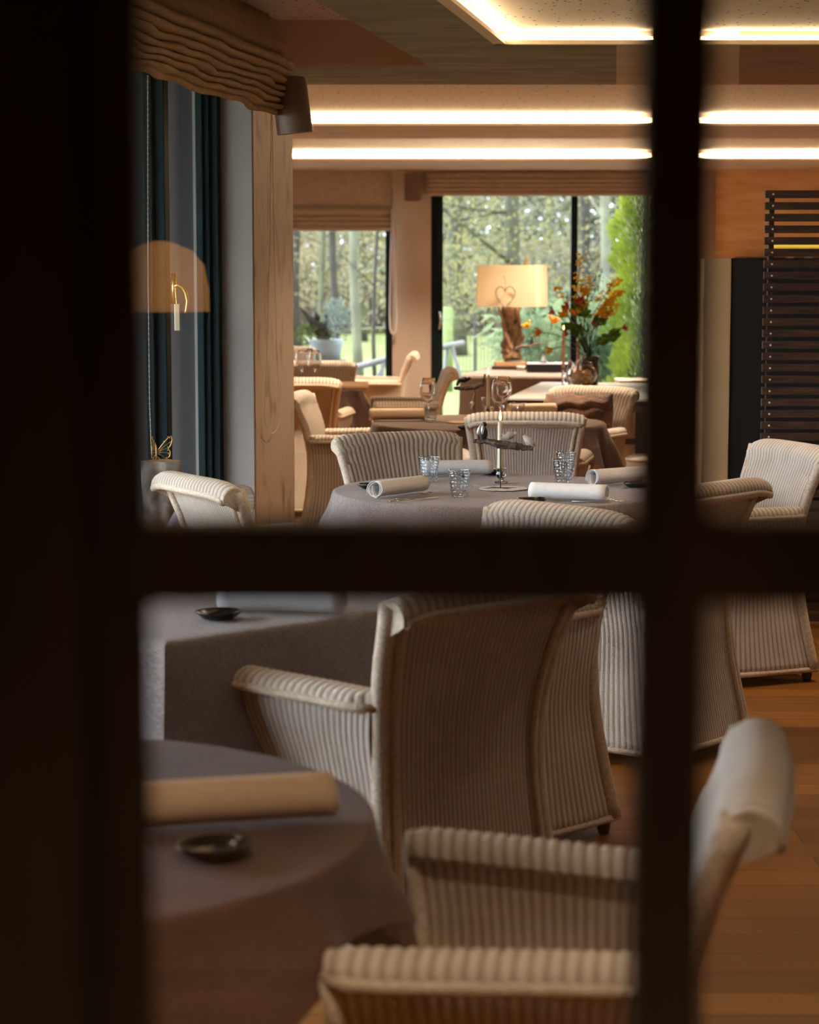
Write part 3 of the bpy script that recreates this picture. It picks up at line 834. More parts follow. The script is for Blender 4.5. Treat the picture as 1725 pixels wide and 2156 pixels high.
# ================================================================== TABLES AND THEIR CLOTHS
def ray_square(a, half, rot):
    c = abs(math.cos(a - rot)); s = abs(math.sin(a - rot))
    # superellipse keeps the corners soft
    return half / ((c ** 7 + s ** 7) ** (1 / 7))
def round_table(label, clabel, c, r, half, rot, mtl, seed, nf=14, top=.75):
    t = thing('round_table', label, 'table', (c[0], c[1], 0), 0)
    MB().lathe([(r, top - .035), (r, top - .006), (.0, top - .006)], 48).build('table_top', M['darkwood'], t)
    MB().lathe([(.25, 0), (.25, .02), (.06, .05), (.045, .1), (.045, top - .04), (.12, top - .034)], 20).build('pedestal', M['darkwood'], t, smooth=True)
    rr = random.Random(seed); ph = [rr.uniform(0, 6.28) for _ in range(5)]
    def fn(u, v):
        a = 2 * PI * u
        L = ray_square(a, half, rot) - r
        if v < .4:
            k = v / .4; q = (r - .012) * k; z = top + .0009 * math.sin(9 * a + ph[0]) * k * (1 - k) * 4
        else:
            k = (v - .4) / .6; d = L * k
            fold = .5 + .5 * math.sin(nf * a + ph[1] + 1.2 * math.sin(3 * a + ph[2])); fold2 = .5 + .5 * math.sin((nf * 2 + 3) * a + ph[3])
            edge = .014 * (1 - math.exp(-d / .012))
            q = r - .012 + edge + d * (.06 + .30 * fold * min(1, d / .12) + .06 * fold2)
            cr_ = max(0, d - .010)
            z = top - cr_ * .965 * sstep(-.01, .03, cr_)
        return Vector((q * math.cos(a), q * math.sin(a), z))
    o = MB().grid(fn, 240, 44).build('tablecloth', mtl, smooth=True)
    o.location = (c[0], c[1], 0)
    tag(o, clabel, 'tablecloth')
    return t
round_table('round table under the grey-taupe cloth in the middle of the room', 'grey-taupe linen cloth on the round table with the candle and driftwood stand', (.335, 7.78), .615, .79, .45, M['cloth'], 3)
round_table('round table under the brown cloth behind the middle table', 'brown linen cloth on the round table with the wine glasses', (.42, 11.35), .62, .80, .62, M['cloth_brown'], 5)
round_table('small round table under a brown cloth near the far left window', 'brown cloth hanging in deep folds on the small table near the far left window', (-.905, 14.65), .58, .76, .35, M['cloth_brown'], 8)
round_table('round table nearest to the camera under its brown cloth', 'dark brown linen cloth on the blurred near table', (-.625, 3.035), .575, .70, -.35, M['cloth_brown'], 11, nf=11)
round_table('far round table beside the wall between the windows', 'brown cloth on the far table half hidden behind the pillar', (-1.35, 17.5), .55, .72, .3, M['cloth_brown'], 15)

def long_cloth_table(tname, tlabel, clabel, c, half, rot, mtl, drop, seed, fold=.05, top=.75):
    """rectangular table with a cloth hanging over its four sides; c = centre, half = (hx, hy)"""
    t = thing(tname, tlabel, 'table', (c[0], c[1], 0), rot)
    MB().box((0, 0, top - .023), (half[0] * 2 - .02, half[1] * 2 - .02, .034)).build('table_top', M['darkwood'], t)
    for sx in (-1, 1):
        for sy in (-1, 1):
            MB().box((sx * (half[0] - .08), sy * (half[1] - .08), (top - .04) / 2), (.05, .05, top - .04)).build('leg', M['darkwood'], t)
    rr = random.Random(seed); ph = [rr.uniform(0, 6.28) for _ in range(5)]
    per = 2 * (half[0] + half[1]) * 2
    def border(u):
        hx, hy = half; rc = .02
        s = u * 4 * (hx + hy)
        segs = [((-hx, -hy), (1, 0), 2 * hx), ((hx, -hy), (0, 1), 2 * hy), ((hx, hy), (-1, 0), 2 * hx), ((-hx, hy), (0, -1), 2 * hy)]
        for (p, d, L) in segs:
            if s <= L + 1e-9:
                x = p[0] + d[0] * s; y = p[1] + d[1] * s
                nx, ny = d[1], -d[0]
                # near a corner the outward direction turns and the drop grows
                a = min(s, L - s); cn = math.exp(-a / .10)
                sg = -1 if s < L / 2 else 1
                nx2, ny2 = nx + d[0] * sg * cn, ny + d[1] * sg * cn
                l = math.hypot(nx2, ny2)
                return x, y, nx2 / l, ny2 / l, cn, s
            s -= L
        return border(0)
    def fn(u, v):
        x, y, nx, ny, cn, s = border(u % 1.0)
        if v < .35:
            k = v / .35
            return Vector((x * k, y * k, top))
        k = (v - .35) / .65; d = k * drop * (1 + .22 * cn)
        f = .5 + .5 * math.sin(s * 17 + ph[1] + math.sin(s * 5 + ph[2])) + cn * 1.6
        q = .010 * (1 - math.exp(-d / .008)) + fold * f * sstep(0, drop, d) + .01 * k
        return Vector((x + nx * q, y + ny * q, top - max(0, d - .004) * .985))
    o = MB().grid(fn, 280, 44).build('tablecloth', mtl, smooth=True)
    o.location = (c[0], c[1], 0); o.rotation_euler = (0, 0, rot)
    return t, tag(o, clabel, 'tablecloth')
# square table: near corner (-.52, 4.53), one side along (.72,.69)
ca, sa = .735, .678
rotL = math.atan2(sa, ca)
ccx = -.525 + .46 * ca - .50 * sa; ccy = 4.53 + .46 * sa + .50 * ca
long_cloth_table('square_table', 'square table turned cornerwise by the left windows', 'smooth taupe linen cloth with a sharp corner on the square table', (ccx, ccy), (.46, .50), rotL, M['cloth'], .42, 21, fold=.022)

# far long table with cloth, and the pale-topped table in front of it
r10 = math.radians(-10)
tt, tc_ = long_cloth_table('display_table', 'far display table under a pale-topped cloth, carrying the lit lamp', 'mauve-brown cloth on the far display table under the lamp', (.98, 17.45), (.42, .95), r10, M['cloth'], .62, 23, fold=.012)
t5 = thing('plank_table', 'dark-edged table with a pale plank top, under the glass jar of corks', 'table', (1.24, 14.48, 0), r10)
MB().box((0, 0, .742), (.92, 2.0, .016)).build('table_top', M['marble'], t5, bevel=.003)
MB().box((0, 0, .70), (.90, 1.98, .066)).build('apron', M['darkwood'], t5)
for sx in (-1, 1):
    for sy in (-1, 1):
        MB().box((sx * .38, sy * .60, .335), (.08, .08, .668)).build('leg', M['darkwood'], t5)

# ================================================================== THINGS ON THE TABLES
TOP = .7525
def put(o, label, px, py, z=TOP, rz=0, group=None):
    """stand a thing on a table where the photograph shows its foot"""
    p = P(px, py, z); o.location = (p.x, p.y, z); o.rotation_euler = (0, 0, rz); o['label'] = label
    return o
class Kind:
    """first use places the original, later uses copy it"""
    def __init__(s, maker, cat, group): s.o = None; s.mk = maker; s.cat = cat; s.group = group; s.n = 0
    def __call__(s, label, px, py, z=TOP, rz=0, scale=None):
        p = P(px, py, z)
        if s.o is None:
            s.o = s.mk(); s.o['category'] = s.cat; s.o['group'] = s.group; s.o['label'] = label
            s.o.location = p; s.o.rotation_euler = (0, 0, rz)
            if scale: s.o.scale = (scale,) * 3
            return s.o
        return dup(s.o, p, rz, label, s.group, (scale,) * 3 if scale else None)

def mk_tumbler():
    prof = [(0, .002), (.026, .0), (.028, .003), (.0295, .016), (.0335, .045), (.0385, .075), (.0415, .094), (.0405, .0948), (.0392, .093), (.0362, .075), (.031, .045), (.0265, .019), (.022, .0165), (0, .0165)]
    return MB().lathe(prof, 32).build('tumbler', M['tumbler'], smooth=True)
tumbler = Kind(mk_tumbler, 'glass', 'dimpled water tumblers')
def mk_wine():
    prof = [(0, 0), (.036, .0005), (.037, .002), (.012, .006), (.0045, .012), (.0038, .05), (.0042, .082), (.012, .094), (.032, .112), (.044, .135), (.046, .155), (.042, .19), (.034, .225), (.0333, .2255), (.0328, .224), (.0405, .19), (.0445, .155), (.0425, .136), (.031, .1145), (.012, .0975), (0, .094)]
    return MB().lathe(prof, 32).build('wine_glass', M['glass'], smooth=True)
wine = Kind(mk_wine, 'glass', 'stemmed wine glasses')
def mk_dish():
    prof = [(0, .003), (.026, .002), (.030, 0), (.036, .003), (.048, .013), (.051, .018), (.0495, .0185), (.045, .0145), (.034, .0075), (0, .006)]
    o = MB().lathe(prof, 32, wob=lambda a: 1 + .05 * math.cos(2 * a) + .02 * math.sin(3 * a)).build('butter_dish', M['dish'], smooth=True)
    return o
dish = Kind(mk_dish, 'dish', 'small black glazed dishes')
def mk_napkin(fold):
    def mk():
        L = .275
        def fn(u, v):
            a = u * 2 * PI * 2.15 - .6
            r = .0335 - .0072 * u
            x = r * 1.08 * math.cos(a); z = .031 + r * .90 * math.sin(a)
            z = max(z, .0015)
            if fold:
                k = sstep(.16, 0, v) * sstep(.35, 1, u)
                x *= 1 - .45 * k; z = .012 + (z - .012) * (1 - .2 * k) + .01 * k * math.cos(a * 1.5)
            y = (v - .5) * L * (1 - .015 * math.sin(a)) + .004 * u
            return Vector((y, x, z))
        o = MB().grid(fn, 72, 12).build('rolled_napkin', M['napkin'], smooth=True, solid=.0018)
        return o
    return mk
napk = Kind(mk_napkin(True), 'napkin', 'rolled cloth napkins')

def mk_fork():
    t = thing('fork', '', 'fork')
    mb = MB()
    pts = [(-.10, 0, .002), (-.05, 0, .002), (0, 0, .006), (.035, 0, .012), (.05, 0, .010)]
    mb.tube(pts, [.0055, .0035, .0025, .004, .009], 8, flat=.3)
    mb.build('handle', M['steel'], t, smooth=True)
    mb = MB()
    for k in range(4):
        y = (k - 1.5) * .0058
        mb.tube([(.050, y * .9, .010), (.07, y, .006), (.10, y, .012)], [.0016, .0015, .0008], 6)
    mb.build('tines', M['steel'], t, smooth=True)
    return t
fork = Kind(mk_fork, 'fork', 'steel forks')
def mk_knife():
    t = thing('table_knife', '', 'knife')
    MB().tube([(-.11, 0, .003), (-.03, 0, .003), (0, 0, .003)], [.006, .005, .003], 8, flat=.4).build('handle', M['steel'], t, smooth=True)
    MB().prism([(0, -.006), (.09, -.008), (.11, 0), (.09, .006), (0, .004)], .002, .0035).build('blade', M['steel'], t)
    return t
knife = Kind(mk_knife, 'knife', 'steel table knives')

# middle table
napk('white napkin rolled to a pointed fold, beside a fork and knife', 840, 1042, rz=math.radians(52))
napk('white rolled napkin behind the two left tumblers on the middle table', 962, 1001, rz=math.radians(8))
napk('white rolled napkin at the front right of the middle table, beside a black dish', 1197, 1054, rz=math.radians(-21))
napk('rolled napkin showing its open spiral end at the right of the middle table', 1305, 1018, rz=math.radians(36))
tumbler('dimpled tumbler in front of the rear white napkin on the middle table', 904, 1014)
tumbler('dimpled tumbler standing alone nearest to the camera on the middle table', 967, 1045)
tumbler('rear one of the two overlapping tumblers at the right of the middle table', 1192, 1003)
tumbler('front one of the two overlapping tumblers at the right of the middle table', 1186, 1021)
dish('black dish half hidden behind the pointed white napkin', 783, 1029)
dish('black dish behind the glass candle holder on the middle table', 1036, 999)
dish('black dish behind the pale chair back at the front of the middle table', 1121, 1060, rz=.5)
dish('black dish under the open-ended napkin at the right edge of the middle table', 1342, 1026)
fork('steel fork lying beside the pointed white napkin', 868, 1047, rz=math.radians(48))
fork('steel fork lying behind the lone tumbler under the rear napkin', 940, 1008, rz=math.radians(-8))
knife('steel table knife beside the fork at the left of the middle table', 872, 1053, rz=math.radians(40))
fork('steel fork tip poking out behind the front right napkin', 1265, 1058, rz=math.radians(-15))
# square table by the left windows
dish('black dish on the square table by the left windows', 461, 1303, rz=.2)
n = napk('large white rolled napkin lying on the square table by the left windows', 592, 1289, rz=math.radians(-12), scale=1.07)
dish('black blurred dish on the near brown table', 453, 1803, rz=.3)
m_c = M['napkin_cream']
n = napk('blurred cream rolled napkin on the near brown table', 478, 1735, rz=math.radians(14), scale=1.12)
n.data = n.data.copy(); n.data.materials[0] = m_c

# paper doily, glass holder, candles, driftwood stand on the middle table
def doily(label, px, py, r, mtl, name):
    o = MB().lathe([(0, .0005), (r, .0005), (r * 1.0, .0025), (0, .0025)], 64, wob=lambda a: 1 + .025 * math.sin(a * 15)).build(name, mtl)
    tag(o, label, 'mat'); return put(o, label, px, py)
doily('round white paper doily under the driftwood stand on the middle table', 1060, 1029, .088, M['doily'], 'paper_doily')
doily('frayed straw mat on the brown table behind the middle table', 975, 889, .085, M['straw'], 'straw_mat')
def candle(name, label, base, h, r, mtl, taper=1.0, flame=True, twist=False):
    t = thing(name, label, 'candle', base)
    pts = [(0, 0, h * k / 12) for k in range(13)]
    rs = [r * (1 + (taper - 1) * k / 12) * ((1 + .25 * math.sin(k * 1.6)) if twist else 1) for k in range(13)]
    MB().tube(pts, rs, 14).build('wax', mtl, t, smooth=True)
    MB().tube([(0, 0, h - .001), (.001, 0, h + .010)], .0009, 5).build('wick', M['iron'], t)
    if flame: MB().lathe([(0, h + .004), (.0045, h + .012), (.0052, h + .018), (.003, h + .030), (0, h + .040)], 12).build('flame', M['flame'], t, smooth=True)
    return t
def holder(name, label, c, seed=0):
    prof = [(0, 0), (.024, .001), (.025, .005), (.012, .010), (.009, .016), (.018, .024), (.020, .034), (.017, .044), (.022, .052), (.023, .056), (.018, .056), (.013, .050), (.012, .026), (0, .024)]
    return tag(MB().lathe(prof, 14, wob=lambda a: 1 + .06 * math.cos(7 * a)).build(name, M['glass'], smooth=False), label, 'candle holder')
h_ = holder('glass_candle_holder', 'small crystal glass candle holder on the middle table', 0)
p = P(1056, 1020); h_.location = (p.x, p.y + .03, TOP)
candle('taper_candle', 'cream taper candle with an amber flame rising behind the driftwood on the middle table', (p.x - .004, p.y + .03, TOP + .0245), .205, .0105, M['candle'], .85)

ds = thing('driftwood_stand', 'driftwood piece on a thin iron rod with a flat cross foot, on the middle table', 'table decoration', P(1054, 1030))
B0 = Vector(ds.location)
MB().box((0, 0, .003), (.125, .022, .004), rz=.25).box((0, 0, .003), (.10, .022, .004), rz=-.75).build('foot', M['iron'], ds, bevel=.001)
MB().tube([(0, 0, 0), (0, 0, .168)], .0022, 8).build('rod', M['iron'], ds)
def drift(pts, rs, mtl, parent, seed, seg=14, name='driftwood'):
    rr = random.Random(seed); mb = MB(); P_ = []
    R_ = []
    for i in range(len(pts) - 1):
        a, b = Vector(pts[i]), Vector(pts[i + 1])
        for k in range(6):
            P_.append(a.lerp(b, k / 6)); R_.append(rs[i] + (rs[i + 1] - rs[i]) * k / 6)
    P_.append(Vector(pts[-1])); R_.append(rs[-1])
    mb.tube(P_, R_, seg)
    am = max(rs) * .22
    mb.v = [(x + rr.uniform(-1, 1) * am, y + rr.uniform(-1, 1) * am * .6, z + rr.uniform(-1, 1) * am) for x, y, z in mb.v]
    return mb.build(name, mtl, parent, smooth=True)
def dv(px, py, Y, o): return D(px, py, Y) - o
Yd = B0.y
drift([dv(997, 929, Yd, B0), dv(1025, 929, Yd, B0), dv(1054, 936, Yd, B0), dv(1085, 939, Yd, B0), dv(1108, 943, Yd, B0), dv(1122, 944, Yd, B0)], [.005, .011, .014, .013, .010, .007], M['drift'], ds, 4)
drift([dv(1016, 927, Yd, B0), dv(1042, 934, Yd - .02, B0), dv(1070, 938, Yd - .01, B0)], [.004, .008, .005], M['drift'], ds, 5, name='side_branch')

def bird(label, c, rz, tilt=0, mtl=None):
    b = thing('bird_figurine', label, 'figurine', c, rz)
    R = Matrix.Rotation(tilt, 3, 'Y')
    mb = MB(); n = 16
    def sect(t):  # along the body, tail to head
        x = -.034 + .066 * t
        r = .0135 * math.sin(PI * min(1, t * 1.02)) ** .8 * (1.15 - .5 * abs(t - .55)) + .001
        return x, r
    def fn(u, v):
        x, r = sect(v); a = u * 2 * PI
        return R @ Vector((x, r * .85 * math.cos(a), .013 + .006 * v + r * math.sin(a))) + Vector((0, 0, .004 if tilt else 0))
    mb.grid(fn, 14, 14)
    mb.build('body', mtl or M['bird'], b, smooth=True)
    MB().ball(R @ Vector((.026, 0, .024)), (.0085, .0075, .0078), 12, 8).build('head', mtl or M['bird'], b, smooth=True)
    MB().tube([R @ Vector((.032, 0, .024)), R @ Vector((.041, 0, .022))], [.0028, .0005], 6).build('beak', mtl or M['bird'], b)
    return b
bird('cracked-glaze bird figurine lying level on the middle of the driftwood', D(1071, 926, Yd), math.radians(8))
bird('cracked-glaze bird figurine perched upright at the right end of the driftwood', D(1108, 938, Yd), math.radians(175), math.radians(-38))
an = thing('bird_figurine', 'black figurine with a silver wing perched on the left end of the driftwood', 'figurine', D(1018, 925, Yd - .005))
MB().ball((.002, 0, .022), (.014, .012, .024), 14, 10).build('body', M['blackglaze'], an, smooth=True)
MB().ball((.004, 0, .055), (.009, .009, .0095), 12, 8).build('head', M['blackglaze'], an, smooth=True)
MB().ball((-.014, -.008, .036), (.0085, .004, .020), 12, 8, Matrix.Rotation(.35, 3, 'Y')).ball((-.003, -.012, .036), (.006, .004, .018), 12, 8, Matrix.Rotation(.1, 3, 'Y')).build('wing', M['silver'], an, smooth=True)

# brown table behind
n = napk('cream rolled napkin lying on the brown table at the left of a tumbler', 835, 885, rz=math.radians(6), scale=1.07)
n.data = n.data.copy(); n.data.materials[0] = m_c
n2 = napk('cream rolled napkin at the back of the brown table, showing above the chair rim', 1120, 872, rz=math.radians(14)); n2.data = n.data
wine('wine glass standing at the left of the brown table, behind a tumbler', 902, 884, scale=1.0)
wine('front one of the two overlapping wine glasses on the brown table', 1053, 892, scale=1.02)
wine('rear one of the two overlapping wine glasses on the brown table', 1060, 880, scale=1.0)
tumbler('dimpled tumbler on the brown table next to the cream napkin', 908, 888)
tumbler('dimpled tumbler behind the tall candle on the brown table', 1029, 872)
tumbler('low-looking tumbler between the wine glasses and the napkin on the brown table', 1090, 885)
dish('black dish on the brown table beside the straw mat', 985, 905)
dd = thing('driftwood_stand', 'dark driftwood stand with a hanging stone egg on the brown table', 'table decoration', P(1000, 893))
B1 = Vector(dd.location)
MB().tube([(0, 0, 0), (0, 0, .19)], .0022, 6).build('rod', M['iron'], dd)
MB().box((0, 0, .003), (.11, .05, .004)).build('foot', M['iron'], dd)
Yb = B1.y
drift([dv(956, 817, Yb, B1), dv(975, 817, Yb, B1), dv(1000, 815, Yb, B1), dv(1018, 808, Yb, B1), dv(1021, 788, Yb, B1)], [.006, .012, .013, .010, .004], M['drift'], dd, 9)
drift([dv(962, 812, Yb, B1), dv(968, 800, Yb, B1), dv(976, 795, Yb, B1)], [.006, .010, .005], M['drift'], dd, 10, name='side_branch')
MB().ball(dv(994, 855, Yb, B1), (.014, .014, .026), 14, 10).build('stone_egg', M['bird'], dd, smooth=True)
MB().tube([dv(1001, 822, Yb, B1), dv(994, 844, Yb, B1)], .001, 5).build('thread', M['chain'], dd)
bird('dark little bird on the driftwood stand of the brown table', D(978, 806, Yb), .3, 0, M['blackglaze'])
pc = P(1028, 878)
h2 = holder('glass_candle_holder', 'crystal candle holder hidden low behind the wine glasses on the brown table', 0); h2.location = (pc.x, pc.y, TOP)
candle('taper_candle', 'slim cream candle beside the wine glasses on the brown table', (pc.x, pc.y, TOP + .0245), .205, .010, M['candle'], .8)

# small brown table at the window: glasses and a napkin
wine('wine glass in front on the small brown table near the far left window', 664, 803)
wine('wine glass cut by the pillar edge on the small brown table at the far window', 636, 803)
wine('wine glass farther back on the small brown table near the far left window', 650, 797)
n3 = napk('peach-toned rolled napkin at the right edge of the small brown table', 732, 822, rz=math.radians(4), scale=1.0); n3.data = n.data

# ------------------------------------------------------------------ display table: lamp, tray, bud vase
lz = .753
lp = D(1076, 757, 17.6); 
bk = thing('stacked_book', 'flat dark-covered book lying under the driftwood lamp, lowest of the pile', 'book', (lp.x, 17.6, lz), -.05)
MB().box((0, 0, .013), (.31, .23, .026)).build('cover', M['darkwood'], bk, bevel=.002)
bk2 = thing('stacked_book', 'pale brown book under the driftwood lamp, upper of the pile', 'book', (lp.x, 17.6, lz + .0265), .04)
MB().box((0, 0, .016), (.27, .2, .032)).build('cover', M['straw'], bk2, bevel=.002)
lm = thing('table_lamp', 'driftwood table lamp with a glowing square cream shade', 'lamp', (lp.x, 17.6, lz + .060), 0)
LO = Vector(lm.location)
ll = lambda px, py, dy=0: D(px, py, 17.6 + dy) - LO
rrm = random.Random(5)
drift([ll(1078, 756), ll(1076, 725), ll(1078, 700), ll(1074, 672), ll(1070, 640)], [.072, .078, .062, .060, .055], M['driftpale'], lm, 31, 18, 'stem')
drift([ll(1076, 735, -.06), ll(1066, 705, -.07), ll(1058, 670, -.05), ll(1050, 640, -.03)], [.022, .022, .014, .009], M['driftpale'], lm, 32, name='branch')
drift([ll(1088, 735, -.05), ll(1094, 700, -.05), ll(1090, 660, -.03), ll(1092, 640)], [.022, .024, .018, .014], M['driftpale'], lm, 33, name='branch')
drift([ll(1086, 728, -.07), ll(1100, 712, -.08), ll(1104, 706, -.08)], [.016, .018, .008], M['driftpale'], lm, 34, name='branch')
drift([ll(1104, 560, 0), ll(1108, 552, 0), ll(1111, 545, 0)], [.014, .016, .010], M['driftpale'], lm, 35, name='branch_tip')
drift([ll(1071, 562, 0), ll(1073, 553, 0)], [.007, .005], M['driftpale'], lm, 36, name='branch_tip')
# square shade: open box of linen lit from within
c0 = ll(1079, 602); sw, shh, sd = .245, .168, .17
sm_, st_, sb_ = new_mat('linen_shade')
sb_.inputs['Base Color'].default_value = (.86, .76, .60, 1); sb_.inputs['Roughness'].default_value = .9
tl = st_.nodes.new('ShaderNodeBsdfTranslucent'); tl.inputs[0].default_value = (.96, .90, .76, 1)
mx = st_.nodes.new('ShaderNodeMixShader'); mx.inputs[0].default_value = .6
st_.links.new(sb_.outputs[0], mx.inputs[1]); st_.links.new(tl.outputs[0], mx.inputs[2]); st_.links.new(mx.outputs[0], st_.nodes['Material Output'].inputs[0])
sh = MB()
Rz = Matrix.Rotation(math.radians(-20), 3, 'Z')
cr4 = [(-sw, -sd), (sw, -sd), (sw, sd), (-sw, sd)]
for k in range(4):
    a, b = cr4[k], cr4[(k + 1) % 4]
    sh.grid(lambda u, v: c0 + Rz @ Vector(((a[0] * (1 - u) + b[0] * u) * (1.03 - .03 * v), (a[1] * (1 - u) + b[1] * u) * (1.03 - .03 * v), -shh + 2 * shh * v)), 8, 4)
sh.build('lamp_shade', sm_, lm, solid=.003)
MB().ball(c0 + Vector((-.02, 0, -.02)), .03, 12, 8).build('bulb', emit_mat('warm_bulb', (1, .85, .60), 900), lm, smooth=True)
MB().tube([c0 + Vector((-.02, 0, -.05)), c0 + Vector((-.02, 0, -.2))], .012, 8).build('socket', M['iron'], lm)
# twig heart hanging on the shade
ht = thing('twig_heart', 'small twig heart hanging from a hook on the front of the lamp shade', 'ornament', D(1064, 625, 17.6 - .20))
HO = Vector(ht.location); hh = []
for k in range(41):
    a = 2 * PI * k / 40
    hx_ = 16 * math.sin(a) ** 3; hy_ = 13 * math.cos(a) - 5 * math.cos(2 * a) - 2 * math.cos(3 * a) - math.cos(4 * a)
    hh.append(Vector((hx_ / 16 * .078 + rrm.uniform(-.002, .002), rrm.uniform(-.003, .003), (hy_ - 0) / 29 * .19 + .005 + rrm.uniform(-.002, .002))))
MB().tube(hh, .0042, 7, caps=False).build('heart', M['drift'], ht, smooth=True)
MB().tube([Vector((0, 0, .05)), Vector((0, 0, .15)), Vector((-.012, 0, .165)), Vector((-.025, 0, .155))], .0025, 6).build('hook', M['drift'], ht)
# dark bird branch beside the lamp
db = thing('bird_branch', 'dark branch with a small bird shape reaching out beside the lamp stem', 'ornament', (LO.x + .12, 17.48, lz))
DO = Vector(db.location); d2 = lambda px, py: D(px, py, 17.48) - DO
MB().tube([(.0, 0, 0), (0, 0, .085)], .004, 6).build('rod', M['iron'], db); MB().lathe([(.035, 0), (.035, .004), (0, .004)], 20).build('foot', M['iron'], db)
drift([d2(1083, 735), d2(1098, 729), d2(1115, 728), d2(1135, 723), d2(1147, 722)], [.012, .013, .010, .008, .003], M['drift'], db, 41, name='branch')
drift([d2(1112, 728), d2(1119, 722), d2(1121, 712), d2(1118, 708)], [.006, .011, .009, .003], M['iron'], db, 42, name='bird_shape')
# black tray and bud vase with tulips
tr = thing('serving_tray', 'black low box tray with a pale top on the display table', 'tray', (D(1153, 770, 17.1).x, 17.1, lz), -.05)
MB().box((0, 0, .032), (.33, .26, .062)).build('body', M['blackglaze'], tr, bevel=.003)
MB().box((0, 0, .0665), (.325, .255, .005)).build('lid', M['marble'], tr)
bw = tag(MB().lathe([(0, 0), (.02, 0), (.034, .02), (.036, .035), (.033, .036), (.028, .012), (0, .008)], 20).build('small_bowl', M['marble'], smooth=True), 'small grey bowl beside the lamp foot on the display table', 'bowl')
bw.location = (D(1097, 757, 17.35).x, 17.35, lz)
bv = thing('bud_vase', 'small clear bud vase on the tray holding two yellow tulips', 'vase', (D(1145, 760, 17.1).x, 17.1, lz + .0695))
MB().lathe([(0, 0), (.03, .002), (.034, .012), (.02, .03), (.010, .05), (.013, .085), (.011, .085), (.008, .05), (.015, .03), (.028, .013), (0, .006)], 20).build('vase_body', M['glass'], bv, smooth=True)

M['stem'] = mat('green_stem', (.10, .20, .04), .5); M['tulipleaf'] = mat('tulip_leaf', (.14, .30, .05), .5)
M['yellow'] = leaf_mat('yellow_petal', (.82, .55, .04), (.90, .68, .08)); M['orange'] = leaf_mat('orange_petal', (.82, .38, .04), (.9, .5, .06)); M['pinkp'] = leaf_mat('coral_petal', (.62, .12, .07), (.7, .2, .1)); M['darkstem'] = mat('dark_twig', (.03, .045, .03), .7)
def flower(name, label, base, bend, head, mtl, r=.03, open_=.5, leaves=1, group=None, cat='flower'):
    """stem from base to head with a cup of petals"""
    f = thing(name, label, cat, base, 0, group)
    O = Vector(base); h = Vector(head) - O; b = Vector(bend) - O
    pts = [b * (2 * t * (1 - t)) + h * (t * t) for t in [k / 10 for k in range(11)]]
    MB().tube(pts, [.004] * 10 + [.005], 6).build('stem', M['stem'], f, smooth=True)
    pm = MB(); dirn = (pts[-1] - pts[-2]).normalized()
    q = dirn.to_track_quat('Z', 'Y').to_matrix()
    for k in range(6):
        a = k * PI / 3 + (.2 if k % 2 else 0); rot = Matrix.Rotation(a, 3, 'Z')
        def pf(u, v):
            w_ = math.sin(PI * min(1, v * .85 + .12)) * r * .62
            out = r * (.25 + (.75 + open_) * math.sin(v * PI / 2 * .9) - (.35 if open_ < .3 else 0) * v)
            return h + q @ (rot @ Vector((out - .25 * r * (2 * u - 1) ** 2, (2 * u - 1) * w_, r * 1.9 * v - r * .2)))
        pm.grid(pf, 4, 6)
    pm.build('petals', mtl, f, smooth=True, solid=.0012)
    lm_ = MB()
    for k in range(leaves):
        t = .25 + .3 * k; p0 = b * (2 * t * (1 - t)) + h * (t * t); sd_ = 1 if k % 2 else -1
        lm_.grid(lambda u, v: p0 + Vector((sd_ * (.12 * v), (u - .5) * .022 * math.sin(PI * min(1, v + .08)), .13 * v - .05 * v * v + 0)), 3, 8)
    if leaves: lm_.build('leaf', M['tulipleaf'], f, smooth=True)
    return f
vb = Vector(bv.location) + Vector((0, 0, .085))
flower('tulip', 'yellow tulip leaning left out of the bud vase', vb, D(1128, 715, 17.1), D(1113, 690, 17.1), M['yellow'], .030, .6, 1, 'tulips in the bud vase')
flower('tulip', 'orange-yellow tulip rising right out of the bud vase', vb, D(1150, 715, 17.1), D(1164, 680, 17.1), M['orange'], .034, .7, 2, 'tulips in the bud vase')

